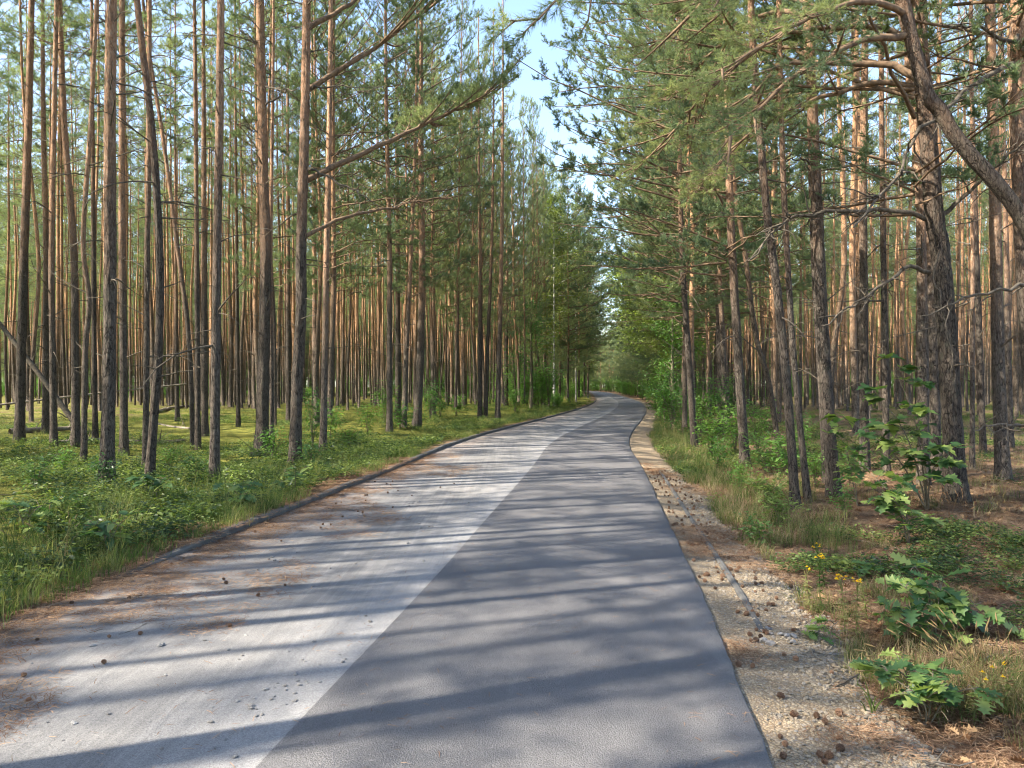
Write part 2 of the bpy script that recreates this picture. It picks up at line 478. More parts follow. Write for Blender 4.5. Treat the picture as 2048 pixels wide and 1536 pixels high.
# ------------------------------------------------------------------ the road's line
RY = np.array([-60, -20, 0, 3.2, 6.35, 9.2, 15.6, 19.5, 22.8, 28, 36, 50, 65, 85, 107, 150, 190, 230, 280, 340.0])
RX = np.array([-7.1, -1.95, 0.66, 1.07, 1.49, 1.83, 2.58, 2.98, 3.45, 4.42, 6.05, 8.7, 11.1, 13.6, 15.8, 20.0, 23.4, 24.5, 20.0, 8.0])
def _spl(y):
    y = np.asarray(y, float)
    m = np.gradient(RX, RY)
    i = np.clip(np.searchsorted(RY, y, side='right') - 1, 0, len(RY) - 2)
    h = RY[i + 1] - RY[i]; t = (y - RY[i]) / h
    h00 = 2 * t ** 3 - 3 * t ** 2 + 1; h10 = t ** 3 - 2 * t ** 2 + t; h01 = -2 * t ** 3 + 3 * t ** 2; h11 = t ** 3 - t ** 2
    return h00 * RX[i] + h10 * h * m[i] + h01 * RX[i + 1] + h11 * h * m[i + 1]
def R_edge(y): return _spl(y)
def M_edge(y): return _spl(y) - 2.11
def L_edge(y): return _spl(y) - 4.62 + 0.35 * np.clip((np.asarray(y, float) - 25) / 60, 0, 1)

def ground_z(x, y):
    x = np.asarray(x, float); y = np.asarray(y, float)
    ul = L_edge(y) - x          # metres left of the pale road
    ur = x - R_edge(y)          # metres right of the asphalt
    bumps = (fbm(x * 0.35, y * 0.35, 3) - 0.5) * 0.35 + (fbm(x * 1.7, y * 1.7, 9) - 0.5) * 0.10
    kerb = np.clip((y - 5.6) / 1.2, 0, 1)
    zl = 0.045 + 0.062 * kerb + np.clip((ul - 0.1) / 2.2, 0, 1) * (bumps + 0.04)
    zr = -0.03 - 0.10 * np.clip(ur / 1.0, 0, 1) + np.clip((ur - 0.8) / 2.5, 0, 1) * (bumps + 0.12)
    z = np.where(ul > 0, np.where(ul < 0.06, -0.06, zl), np.where(ur > 0, zr, -0.06))
    return z

# ------------------------------------------------------------------ ground sheet
def axis(fine0, fine1, step, lo, hi, grow=1.13):
    a = list(np.arange(fine0, fine1 + 1e-6, step))
    s = step
    while a[-1] < hi: s *= grow; a.append(a[-1] + s)
    s = step; left = [fine0]
    while left[-1] > lo: s *= grow; left.append(left[-1] - s)
    return np.array(left[:0:-1] + a)
gy = axis(2.0, 14.0, 0.09, -90, 900, 1.06)
gu = axis(-6.6, 4.0, 0.075, -420, 420, 1.10)      # across, measured from the asphalt's right edge
gu = np.unique(np.concatenate([gu, [-4.70, -4.66, 0.0, 0.02]]))
YY, UU = np.meshgrid(gy, gu, indexing='ij')
follow = R_edge(np.clip(YY, -60, 340))
wide = np.clip((np.abs(UU) - 60) / 200, 0, 1)
XX = UU + follow * (1 - wide) 
ZZ = ground_z(XX, np.clip(YY, -60, 340))
verts = np.stack([XX, YY, ZZ], -1).reshape(-1, 3)
nI, nJ = YY.shape
ii = np.arange(nI - 1)[:, None] * nJ; jj = np.arange(nJ - 1)[None, :]
quads = np.stack([ii + jj, ii + jj + 1, ii + nJ + jj + 1, ii + nJ + jj], -1).reshape(-1, 4)
mb = MB().add(verts, None, quads)
me = mb.mesh('ground', [M['floor']])
lit = np.where(UU > 0, 1.0 - 0.45 * np.clip((UU - 6) / 10, 0, 1), 0.20 + 0.75 * np.exp(-np.clip(-UU - 4.6, 0, 99) / 0.35) + 0.25 * np.clip((-UU - 18) / 12, 0, 1))
at = me.attributes.new('litter', 'FLOAT', 'POINT'); at.data.foreach_set('value', lit.ravel().astype(np.float32))
tag(link('ground', me), 'mossy forest floor with brown needle litter on both sides of the road', kind='structure')

def ribbon(name, fl, fr, z, mat, ncross, y0=-60, y1=335, skirt=0.0, wob=0.0, zfun=None, attr=False):
    ys = axis(1.5, 16, 0.12, y0, y1, 1.05); ys = ys[(ys >= y0) & (ys <= y1)]
    t = np.linspace(0, 1, ncross)
    a = fl(ys)[:, None]; b = fr(ys)[:, None]
    if wob: b = b + ((fbm(ys * 2.3, ys * 0, 21) - 0.5) * wob + (vnoise(ys * 11, ys * 0, 5) - 0.5) * wob * 0.5)[:, None]
    X = a * (1 - t) + b * t
    Y = np.repeat(ys[:, None], ncross, 1)
    Z = np.full_like(X, z) if zfun is None else zfun(X, Y)
    tt = np.repeat(t[None, :], len(ys), 0)
    if skirt:
        X = np.hstack([X, X[:, -1:] + 0.012, X[:, -1:] + 0.035]); Y = np.hstack([Y, Y[:, -1:], Y[:, -1:]])
        Z = np.hstack([Z, Z[:, -1:] - 0.012, Z[:, -1:] - skirt]); tt = np.hstack([tt, tt[:, -1:], tt[:, -1:]])
    v = np.stack([X, Y, Z], -1).reshape(-1, 3); n = X.shape[1]
    i = np.arange(len(ys) - 1)[:, None] * n; j = np.arange(n - 1)[None, :]
    q = np.stack([i + j, i + j + 1, i + n + j + 1, i + n + j], -1).reshape(-1, 4)
    me = MB().add(v, None, q).mesh(name, [mat])
    if attr:
        at = me.attributes.new('across', 'FLOAT', 'POINT'); at.data.foreach_set('value', tt.ravel().astype(np.float32))
    return link(name, me)
tag(ribbon('asphalt_path', M_edge, R_edge, 0.044, M['asphalt'], 12, skirt=0.11, wob=0.022), 'dark asphalt strip on the right half of the road', kind='structure')
tag(ribbon('pale_road', lambda y: L_edge(y) - 0.02, lambda y: M_edge(y) + 0.04, 0.040, M['pale'], 20, attr=True,
           zfun=lambda X, Y: 0.040 + 0.02 * np.exp(-np.clip(X - L_edge(Y), 0, 9) / 0.25) * fbm(X * 3, Y * 3, 4) * (X < M_edge(Y) - 0.3)),
    'pale dusty strip on the left half of the road', kind='structure')
SH_W = 0.86
def sh_right(y): return R_edge(y) + SH_W - 0.10 * np.clip((y - 8) / 12, 0, 1) + (fbm(np.asarray(y) * 0.9, np.asarray(y) * 0, 31) - 0.5) * 0.35
def sh_z(X, Y):
    return np.maximum(ground_z(X, Y), -1) + 0.035 + (fbm(X * 5, Y * 5, 12) - 0.5) * 0.03 - 0.045 * np.clip((X - sh_right(Y) + 0.15) / 0.15, 0, 1)
tag(ribbon('gravel_shoulder', lambda y: R_edge(y) - 0.05, sh_right, 0, M['shoulder'], 18, zfun=sh_z), 'pale gravel shoulder right of the asphalt', kind='structure')

# ------------------------------------------------------------------ kerbs
def kerb_line(name, label, fx, y0, y1, width, top, bottom, sink=None):
    root = link(name, None, None, (float(fx(y0)), y0, 0))
    tag(root, label, 'kerb')
    y = y0
    while y < y1:
        L = 1.0 if y < 40 else 3.0
        yb = y + L
        xa, xb = float(fx(y)), float(fx(yb))
        d = unit([xb - xa, L, 0]); nrm = np.array([d[1], -d[0], 0])
        ln = math.hypot(xb - xa, L) - 0.004
        mbk = MB()
        c = 0.012; w = width / 2
        prof = [(-w, bottom), (w, bottom), (w, top - c), (w - c, top), (-w + c, top), (-w, top - c)]
        z0 = sink(y) if sink else 0.0; z1 = sink(yb) if sink else 0.0
        vs = [nrm * a + np.array([0, 0, b + (z0 if b > 0 or sink else 0)]) for a, b in prof] + [nrm * a + d * ln + np.array([0, 0, b + z1]) for a, b in prof]
        qs = [(k, (k + 1) % 6, 6 + (k + 1) % 6, 6 + k) for k in range(6)]
        mbk.add(vs, [(0, 2, 1), (0, 3, 2), (0, 4, 3), (0, 5, 4), (6, 7, 8), (6, 8, 9), (6, 9, 10), (6, 10, 11)], qs)
        link('kerb_stone', mbk.mesh('kerb_stone', [M['concrete']], smooth=False), root, (xa - float(fx(y0)), y - y0, 0))
        y = yb
    return root
kerb_line('kerb', 'low dark concrete kerb along the left edge of the pale road', lambda y: L_edge(y) - 0.05, 6.0, 110, 0.10, 0.0, -0.25, sink=lambda y: 0.115 - 0.07 * max(0.0, 1 - (y - 6.0) / 1.4) + 0.006 * math.sin(y * 1.7))
kerb_line('edging', 'narrow grey edging half buried in the gravel right of the asphalt', lambda y: R_edge(y) + 0.335, 4.9, 15.9, 0.055, 0.0, -0.12,
          sink=lambda y: float(sh_z(R_edge(y) + 0.335, y)) + 0.022 + 0.008 * math.sin(y * 1.1) - 0.03 * max(0, 5.6 - y) - 0.02 * max(0, y - 14))

# ------------------------------------------------------------------ foliage builders
def needles(mb, base, dirs, lens, n, nl, nw, rng, mat=0, spread=(0.65, 1.25)):
    """n needles around each shoot (base, direction, length)."""
    S = len(base)
    if S == 0: return
    base = np.repeat(base, n, 0); D = np.repeat(unit(dirs), n, 0); Ls = np.repeat(lens, n)
    t = rng.random(S * n) ** 0.8
    p = base + D * (t * Ls)[:, None]
    r = rng.normal(size=(S * n, 3)); r = unit(r - D * np.sum(r * D, 1, keepdims=True))
    ang = rng.uniform(*spread, S * n) * (1.1 - 0.5 * t)
    nd = D * np.cos(ang)[:, None] + r * np.sin(ang)[:, None]
    ln = nl * rng.uniform(0.7, 1.15, S * n)
    side = unit(np.cross(nd, rng.normal(size=(S * n, 3)))) * (nw * 0.5)
    v = np.stack([p - side, p + side, p + nd * ln[:, None]], 1).reshape(-1, 3)
    mb.add(v, np.arange(S * n * 3).reshape(-1, 3), None, mat)

def grow_branch(mb, path, r0, rng, sh, twig_from=0.3, twigs=9, twig_len=0.6, shoots=5, shoot_len=0.095, upturn=0.35, wood=1, segs=4, twig_r=0.006, droop=0.0, sub=True):
    """One living branch: main axis, side twigs, and the shoots that carry needles (appended to sh)."""
    n = len(path)
    L = np.concatenate([[0], np.cumsum(np.linalg.norm(np.diff(path, axis=0), axis=1))])
    tot = L[-1]
    rad = r0 * (1 - 0.85 * L / tot) + 0.003
    tube(mb, path, rad, segs, wood)
    tan = unit(np.gradient(path, axis=0))
    for k in range(twigs):
        f = twig_from + (1 - twig_from) * (k + rng.random()) / twigs
        i = min(int(np.searchsorted(L, f * tot)), n - 1)
        p = path[i]; t = tan[i]
        side = unit(np.cross(t, [0, 0, 1.0])) * (1 if k % 2 else -1)
        d = unit(t * rng.uniform(0.35, 0.9) + side * rng.uniform(0.5, 1.0) + np.array([0, 0, rng.uniform(-0.25, 0.45) - droop]))
        tl = twig_len * rng.uniform(0.5, 1.15) * (1.1 - 0.55 * f)
        m = 5
        s = np.linspace(0, 1, m)[:, None]
        tp = p + d * tl * s + np.array([0, 0, 1.0]) * (upturn - droop) * tl * s ** 2 * 0.6
        tube(mb, tp, np.linspace(twig_r, 0.002, m), 3, wood, cap=False)
        td = unit(tp[-1] - tp[-2])
        for q in range(shoots):
            g = 0.45 + 0.55 * (q + rng.random() * 0.8) / shoots
            j = min(int(g * (m - 1)), m - 2)
            c = tp[j] + (tp[j + 1] - tp[j]) * (g * (m - 1) - j)
            rd = unit(td * rng.uniform(0.2, 0.9) + unit(rng.normal(size=3)) * 0.75 + np.array([0, 0, upturn * 0.9 - droop * 0.8]))
            sh.append((c, rd, shoot_len * rng.uniform(0.7, 1.3)))
        sh.append((tp[-1], unit(td + np.array([0, 0, upturn * 0.5])), shoot_len * 1.3))
    for q in range(3):
        sh.append((path[-1 - q], unit(tan[-1] + rng.normal(size=3) * 0.3), shoot_len * 1.4))

def crown_mesh(name, seed, z0, z1, rmax, whorls, per, twigs, shoots, nn, nl, nw, side=None, low_r=0.5, twig_len=0.6, steep=0.25, tfrom=0.45):
    """A pine crown on a vertical axis; side = lean of the spread towards +X."""
    rng = np.random.default_rng(seed)
    mb = MB(); sh = []
    for w in range(whorls):
        f = (w + 0.5 * rng.random()) / whorls
        z = z0 + (z1 - z0) * f
        prof = (low_r + (1 - low_r) * math.sin(min(1, f / 0.45) * PI / 2)) * (1 - max(0, (f - 0.45) / 0.55) ** 1.6 * 0.86)
        k = per if rng.random() < 0.7 else per - 1
        a0 = rng.random() * 2 * PI
        for b in range(k):
            az = a0 + b * 2 * PI / k + rng.normal() * 0.35
            Lb = rmax * prof * rng.uniform(0.55, 1.12)
            if side is not None:
                Lb *= 0.42 + 0.78 * max(0.0, 0.5 + 0.5 * math.cos(az)) ** 0.8
            el = steep + 0.75 * f + rng.normal() * 0.12
            d = np.array([math.cos(az) * math.cos(el), math.sin(az) * math.cos(el), math.sin(el)])
            s = np.linspace(0, 1, 8)[:, None]
            bend = rng.normal(size=3) * 0.10; bend[2] = rng.uniform(-0.25, 0.30)
            path = np.array([0, 0, z + rng.normal() * 0.12]) + d * Lb * s + bend * Lb * s ** 2
            path += 0.03 * rng.normal(size=(8, 3)) * np.minimum(1, s * 3)
            grow_branch(mb, path, 0.005 + 0.006 * Lb, rng, sh, tfrom + rng.uniform(-0.1, 0.15), max(3, int(twigs * (0.4 + 0.6 * Lb / rmax))), twig_len * (0.6 + 0.4 * Lb / rmax), shoots)
    B = np.array([s[0] for s in sh]); D = np.array([s[1] for s in sh]); Ls = np.array([s[2] for s in sh])
    needles(mb, B, D, Ls, nn, nl, nw, rng, 0)
    return mb.mesh(name, [M['needle'], M['limb']])

FOREST_CROWNS = [crown_mesh('crown', 100 + i, 9.2 + 0.5 * (i % 3), 18.3, 1.65 + 0.15 * (i % 2), 11, 3, 9, 6, 11, 0.075, 0.0105, twig_len=0.42, tfrom=0.55) for i in range(5)]
EDGE_CROWNS = [crown_mesh('edge_crown', 200 + i, 4.4 + 0.9 * (i % 3), 17.5, 3.3, 19, 5, 14, 6, 17, 0.075, 0.0125, side=1, low_r=0.65, twig_len=0.62, steep=0.15, tfrom=0.32) for i in range(4)]
DENSE_CROWNS = [crown_mesh('dense_crown', 260 + i, 3.8 + 0.8 * (i % 3), 17.5, 3.7, 21, 5, 15, 6, 21, 0.075, 0.0130, side=1, low_r=0.75, twig_len=0.62, tfrom=0.25, steep=0.10) for i in range(3)]
EDGE_BASE = [4.4 + 0.9 * (i % 3) for i in range(4)]

def dead_twigs(mb, axis_fn, zs, rng, lmin, lmax, mat=1, r=0.009, segs=3, forks=0):
    for z in zs:
        p, tr = axis_fn(z)
        az = rng.random() * 2 * PI; el = rng.uniform(-0.25, 0.7)
        L = rng.uniform(lmin, lmax) * (1 if rng.random() < 0.6 else 0.4)
        d = np.array([math.cos(az) * math.cos(el), math.sin(az) * math.cos(el), math.sin(el)])
        s = np.linspace(0, 1, 5)[:, None]
        sag = np.array([0, 0, rng.uniform(-0.5, 0.15)])
        path = p + d * tr * 0.6 + d * L * s + sag * L * s ** 2 + rng.normal(size=(5, 3)) * 0.02 * L * s
        rr = r * rng.uniform(0.7, 1.5) * (0.6 + 0.5 * L)
        tube(mb, path, np.linspace(rr, rr * 0.25, 5), segs, mat)
        for k in range(forks):
            if L < 0.5: break
            i = rng.integers(1, 4)
            fd = unit(d + rng.normal(size=3) * 0.7)
            fp = path[i] + fd * L * rng.uniform(0.25, 0.5) * np.linspace(0, 1, 4)[:, None] + np.array([0, 0, -0.1]) * L * np.linspace(0, 1, 4)[:, None] ** 2
            tube(mb, fp, np.linspace(rr * 0.5, rr * 0.15, 4), 3, mat, cap=False)

def filler_trunk(name, seed, H=18.0, r=0.085, segs=9):
    rng = np.random.default_rng(seed)
    z = np.linspace(-0.15, H, 26)
    a, b = rng.normal(size=2) * 0.16; ph = rng.random(2) * 6
    fx = lambda q: a * np.sin(q * 0.35 + ph[0]) * np.clip(q / 4, 0, 1) * np.clip((11 - q) / 6, 0, 1)
    fy = lambda q: b * np.sin(q * 0.31 + ph[1]) * np.clip(q / 4, 0, 1) * np.clip((11 - q) / 6, 0, 1)
    pts = np.stack([fx(z), fy(z), z], -1)
    rad = r * (1.0 - 0.80 * (z / H) ** 1.1) + r * 0.35 * np.exp(-np.clip(z, 0, 9) / 0.25)
    mb = MB()
    tube(mb, pts, rad, segs, 0, rough=0.10, seed=seed)
    ax = lambda q: (np.array([fx(q), fy(q), q]), r * (1 - 0.75 * q / H))
    tw = MB()
    dead_twigs(tw, ax, rng.uniform(1.6, 10.5, 34), rng, 0.25, 1.2, 0)
    return mb.mesh(name, [M['bark_far']]), tw.mesh('dead_twigs', [M['dead']])
_ft = [filler_trunk('trunk', 300 + i, r=0.058 + 0.007 * (i % 4)) for i in range(9)]
FILLER_TRUNKS = [a for a, b in _ft]; FILLER_TWIGS = [b for a, b in _ft]
def far_pine(seed, edge=None, nn=8):
    """Trunk and crown in one light mesh, for the far mass only."""
    rng = np.random.default_rng(seed); mb = MB()
    z = np.linspace(-0.2, 18, 9)
    tube(mb, np.stack([0.08 * np.sin(z * 0.4 + seed), 0.08 * np.cos(z * 0.3 + seed), z], -1) * np.array([1, 1, 1.0]), 0.075 * (1 - 0.8 * (z / 18).clip(0)), 6, 0)
    dead_twigs(mb, lambda q: (np.array([0, 0, q]), 0.06), rng.uniform(2, 10, 14), rng, 0.3, 1.1, 1)
    sh = []
    z0, rmax = (8.8, 1.75) if edge is None else (2.6, 3.6)
    nb = (30 if nn > 6 else 25) if edge is None else 70
    for b in range(nb):
        f = (b + rng.random()) / nb; zz = z0 + (17.8 - z0) * f; az = rng.random() * 6.283
        prof = (0.6 + 0.4 * math.sin(min(1, f / 0.45) * PI / 2)) * (1 - max(0, (f - 0.45) / 0.55) ** 1.6 * 0.86)
        L = rmax * prof * rng.uniform(0.6, 1.1)
        if edge is not None: L *= 0.42 + 0.78 * max(0, 0.5 + 0.5 * math.cos(az)) ** 0.8
        el = 0.2 + 0.75 * f + rng.normal() * 0.12
        d = np.array([math.cos(az) * math.cos(el), math.sin(az) * math.cos(el), math.sin(el)])
        p0 = np.array([0, 0, zz])
        tube(mb, p0 + d * L * np.linspace(0, 1, 3)[:, None], [0.02, 0.012, 0.004], 3, 2, cap=False)
        for c in range(1 + int(L * 1.5)):
            cc = p0 + d * L * rng.uniform(0.5, 1.0) + rng.normal(size=3) * 0.10
            for k in range(13):
                sh.append((cc + rng.normal(size=3) * np.array([0.17, 0.17, 0.10]), unit(d * 0.5 + rng.normal(size=3) * 0.6 + [0, 0, 0.3]), 0.15))
    needles(mb, np.array([q[0] for q in sh]), np.array([q[1] for q in sh]), np.array([q[2] for q in sh]), nn, 0.15, 0.020, rng, 3)
    return mb.mesh('far_pine', [M['bark_far'], M['dead'], M['limb'], M['needle']])
FAR_PINES = [far_pine(700 + i) for i in range(6)]; FAR_EDGE = [far_pine(720 + i, 1, 9) for i in range(4)]; SIDE_PINES = [far_pine(740 + i, None, 6) for i in range(4)]

# ------------------------------------------------------------------ pines that can be told apart
PINES = []     # (x, y) of every placed pine
def trunk_from_pixels(base, pix, wpx, d, H=18.5, crown_z=10.0, seed=0, segs=20, rings=110, rough=0.13, stubs=26, stub_len=(0.25, 1.3), barkmat='bark', depth_shift=None):
    """Trunk whose line passes the given picture points at depth d. Returns root xy, trunk mesh, axis function."""
    b = W(base[0], base[1], d)
    gz = float(ground_z(b[0], b[1]))
    pts = [np.array([b[0], b[1], gz])]
    for k, (px, py) in enumerate(pix):
        dd = d + (depth_shift[k] if depth_shift else 0)
        pts.append(W(px, py, dd))
    last = pts[-1]; prev = pts[-2]
    slope = (last - prev) / max(last[2] - prev[2], 0.3)
    z = last[2]; p = last.copy()
    while z < H - 0.01:
        dz = min(1.5, H - z)
        slope = slope * np.array([0.55, 0.55, 1.0]); slope[2] = 1
        p = p + slope * dz; z = p[2]; pts.append(p.copy())
    pts = np.array(pts)
    org = pts[0].copy()
    P = smooth_path(np.vstack([pts[0] - (pts[1] - pts[0]) * (0.2 / max(pts[1][2] - pts[0][2], 0.2)), pts]) - org, rings)
    r0 = 0.43 * wpx / F_PX * d
    zz = P[:, 2]
    rng = np.random.default_rng(seed)
    rad = r0 * (1.06 - 0.30 * np.clip(zz / 8, 0, 1) - 0.55 * np.clip((zz - 8) / (H - 8), 0, 1)) + r0 * 0.45 * np.exp(-np.clip(zz, 0, 99) / 0.28)
    mb = MB()
    tube(mb, P, rad, segs, 0, rough=rough, seed=seed)
    def ax(q):
        i = int(np.clip(np.searchsorted(zz, q), 0, len(zz) - 1))
        return P[i], rad[i]
    tw = MB(); dead_twigs(tw, ax, rng.uniform(1.5, min(10.5, crown_z + 1), stubs), rng, stub_len[0], stub_len[1], 0, r=0.011, segs=5, forks=2)
    me = (mb.mesh('trunk', [M[barkmat]]), tw.mesh('dead_twigs', [M['dead']]))
    return org, me, ax

def own_pine(base, pix, wpx, label, d=None, crown='forest', cseed=0, crown_scale=1.0, turn=0.0, group=None, H=18.5, name='pine_tree', **kw):
    d = d or depth_of(base[1])
    org, me, ax = trunk_from_pixels(base, pix, wpx, d, H=H, seed=int(base[0] * 7 + base[1]) % 9999, **kw)
    root = link(name, None, None, org)
    link('trunk', me[0], root)
    link('dead_twigs', me[1], root)['kind'] = 'stuff'
    top, _ = ax(11.0)
    if crown == 'forest':
        link('crown', FOREST_CROWNS[cseed % len(FOREST_CROWNS)], root, (top[0], top[1], 0), (0, 0, turn), (crown_scale, crown_scale, H / 18.5))
    elif crown == 'edge':
        src = DENSE_CROWNS if org[0] > R_edge(org[1]) else EDGE_CROWNS
        link('crown', src[cseed % len(src)], root, (top[0], top[1], 0), (0, 0, turn), (crown_scale, crown_scale, H / 18.0))
    tag(root, label, 'pine tree', group)
    PINES.append((org[0], org[1]))
    return root, ax

def limb(root, pix, d, r0, label=None, foliage=None, dend=None, seed=0, n=16, wood='dead', name='branch', twigs_dead=6):
    """A single big branch of a pine that passes the given picture points; foliage = dict for living ones."""
    rng = np.random.default_rng(seed)
    dend = d if dend is None else dend
    k = len(pix)
    pts = [W(px, py, d + (dend - d) * i / (k - 1)) for i, (px, py) in enumerate(pix)]
    org = np.array(root.location)
    P = smooth_path(np.array(pts) - org, n)
    P[1:] += rng.normal(size=(n - 1, 3)) * 0.012
    mb = MB(); sh = []
    if foliage:
        grow_branch(mb, P, r0, rng, sh, foliage.get('start', 0.3), foliage['twigs'], foliage['twig_len'], foliage['shoots'], foliage.get('shoot_len', 0.09),
                    foliage.get('upturn', 0.3), 1, 6, 0.007, foliage.get('droop', 0.0))
        if foliage.get('sub'):
            L = np.linspace(foliage.get('start', 0.3), 0.95, foliage['sub'])
            for f in L:
                i = int(f * (n - 1)); t = unit(P[min(i + 1, n - 1)] - P[i - 1])
                sd = unit(np.cross(t, [0, 0, 1.0])) * rng.choice([-1, 1])
                dd = unit(t * 0.6 + sd * rng.uniform(0.4, 1.0) + np.array([0, 0, rng.uniform(-0.3, 0.35) - foliage.get('droop', 0)]))
                SL = foliage.get('sub_len', 1.0) * rng.uniform(0.6, 1.2)
                s = np.linspace(0, 1, 8)[:, None]
                sp = P[i] + dd * SL * s + np.array([0, 0, foliage.get('upturn', 0.3) * 0.4 - foliage.get('droop', 0) * 0.5]) * SL * s ** 2
                grow_branch(mb, sp, r0 * 0.45, rng, sh, 0.2, max(4, foliage['twigs'] // 2), foliage['twig_len'] * 0.75, foliage['shoots'], foliage.get('shoot_len', 0.09), foliage.get('upturn', 0.3), 1, 4, 0.005, foliage.get('droop', 0))
        needles(mb, np.array([s[0] for s in sh]), np.array([s[1] for s in sh]), np.array([s[2] for s in sh]), foliage.get('nn', 18), foliage.get('nl', 0.06), foliage.get('nw', 0.006), rng, 0)
    else:
        L = np.linspace(0, 1, n)
        P[1:-1] += rng.normal(size=(n - 2, 3)) * 0.018
        tube(mb, P, 0.72 * r0 * (1 - 0.8 * L) + 0.003, 8, 1, rough=0.25, seed=seed)
        for q in range(int(twigs_dead * 1.8)):
            i = int(rng.uniform(0.2, 0.95) * (n - 1)); t = unit(P[min(i + 1, n - 1)] - P[max(i - 1, 0)])
            dd = unit(t * 0.7 + rng.normal(size=3) * 0.6)
            SL = rng.uniform(0.15, 0.7)
            sp = P[i] + dd * SL * np.linspace(0, 1, 5)[:, None] + rng.normal(size=(5, 3)) * 0.02
            tube(mb, sp, np.linspace(r0 * 0.3, 0.002, 5), 4, 1, cap=False)
    o = link(name, mb.mesh('branch', [M['needle'], M['limb'] if wood == 'limb' else M['dead']]), root)
    if label: o['label'] = label
    return o

# --- left of the road (base pixel, line up the picture, width in pixels)
own_pine((39, 903), [(43, 700), (48, 500), (56, 250), (62, 0)], 20, 'pine at the far left whose trunk leans slightly right, outermost of the left wood', cseed=1)
own_pine((92, 877), [(92, 700), (92, 500), (86, 250), (84, 0)], 15, 'thin pine just right of the outermost left pine, set back', cseed=2)
own_pine((108, 911), [(105, 700), (103, 500), (108, 200), (112, 0)], 14, 'reddish slim pine between the outermost left pine and a dark thicker one', cseed=3)
own_pine((152, 908), [(150, 700), (147, 500), (128, 250), (118, 0)], 17, 'dark pine leaning left near its top, in the left wood', cseed=0)
own_pine((168, 933), [(171, 700), (178, 600), (166, 480), (181, 240), (192, 0)], 12, 'crooked thin grey pine with a bow in its stem, left wood', cseed=4, stubs=40, stub_len=(0.4, 1.6))
own_pine((191, 893), [(188, 650), (186, 400), (183, 100)], 11, 'very thin pine behind the crooked grey one in the left wood', cseed=2)
own_pine((214, 993), [(219, 700), (220, 500), (219, 250), (222, 0)], 28, 'thick flaky pine with leafy shoots round its foot, nearest trunk on the left', cseed=1, segs=40, rings=300, rough=0.16)
own_pine((248, 914), [(247, 700), (244, 500), (243, 250), (243, 0)], 17, 'straight pine close behind the thick flaky one', cseed=0)
own_pine((291, 952), [(293, 700), (294, 500), (297, 340), (298, 0)], 13, 'dark slim pine behind the foot of the leaning forked-looking pine', cseed=3)
own_pine((299, 983), [(306, 860), (316, 720), (320, 560), (314, 400), (301, 239), (273, 0)], 18, 'near pine that bows right and then leans left towards its top', cseed=2, segs=32, rings=240, stubs=34)
own_pine((355, 853), [(353, 700), (351, 500), (350, 250)], 9, 'pole-thin pine right of the bowed pine, set well back', cseed=4)
own_pine((387, 901), [(377, 671), (356, 505), (325, 273), (300, 120), (285, 0)], 11, 'thin pine leaning strongly left across its neighbours', cseed=1)
own_pine((396, 904), [(395, 700), (393, 500), (391, 250), (388, 0)], 12, 'upright slim pine beside the strongly leaning thin one', cseed=0)
own_pine((410, 882), [(409, 700), (408, 500), (407, 250), (406, 0)], 14, 'dark straight pine, rightmost of the tight trio left of the near slim pine', cseed=2)
own_pine((429, 990), [(431, 760), (434, 500), (438, 250), (441, 0)], 20, 'near smooth brown pine standing alone behind low seedlings', cseed=3, segs=32, rings=240)
own_pine((477, 867), [(475, 700), (473, 500), (470, 200)], 9, 'pole-thin pine halfway between the smooth brown and the broad dark pine', cseed=4)
big_a, ax_a = own_pine((523, 910), [(528, 700), (531, 500), (526, 342), (519, 0)], 27, 'broad pine, dark below and orange above, behind a green shrub', cseed=0, segs=36, rings=260, stubs=34)
own_pine((544, 908), [(543, 700), (541, 500), (545, 200)], 10, 'thin pale pine touching the right side of the broad orange-topped pine', cseed=1)
big_b, ax_b = own_pine((590, 943), [(594, 773), (602, 620), (602, 500), (609, 239), (613, 0)], 25, 'dark knobbly pine whose long live branches reach over the road from the left', cseed=2, segs=36, rings=280, stubs=30, rough=0.18)
own_pine((578, 852), [(577, 700), (576, 500), (575, 200)], 12, 'slim pine seen just left of the knobbly long-branched pine', cseed=3)
own_pine((646, 911), [(650, 700), (653, 500), (658, 273), (661, 0)], 15, 'slim lit pine right of the knobbly long-branched pine', cseed=4)
own_pine((634, 858), [(630, 700), (628, 450), (624, 150)], 12, 'orange pine behind and between the knobbly and the slim lit pine', cseed=0)
own_pine((779, 874), [(779, 700), (779, 500), (773, 250)], 13, 'first pine of the left roadside row after the wide gap, plain brown', cseed=1, crown='edge', turn=2.2, crown_scale=0.8)
own_pine((796, 846), [(796, 700), (795, 500), (793, 250)], 13, 'orange pine second in the left roadside row after the gap', cseed=2)
own_pine((808, 865), [(813, 700), (822, 500), (830, 300)], 11, 'thin pine leaning right against the thick dark roadside pine on the left', cseed=3)
own_pine((834, 862), [(842, 680), (844, 500), (842, 342), (842, 70)], 18, 'thick dark pine in the left roadside row with its crown above the road', cseed=0, crown='edge', turn=1.5, crown_scale=1.0)
own_pine((866, 836), [(866, 700), (866, 500), (864, 300)], 12, 'slim orange pine just right of the thick dark roadside pine', cseed=2, crown='edge', turn=1.2, crown_scale=0.8)
own_pine((916, 824), [(913, 650), (911, 500)], 11, 'left of two close brown pines in the middle of the left roadside row', cseed=1, crown='edge', turn=1.0, crown_scale=0.85)
own_pine((928, 819), [(927, 650), (926, 500)], 10, 'right of two close brown pines in the middle of the left roadside row', cseed=2)
own_pine((960, 843), [(960, 650), (960, 500), (958, 350)], 10, 'bright orange pine, left one of a close pair by the left verge', cseed=3, crown_scale=0.6)
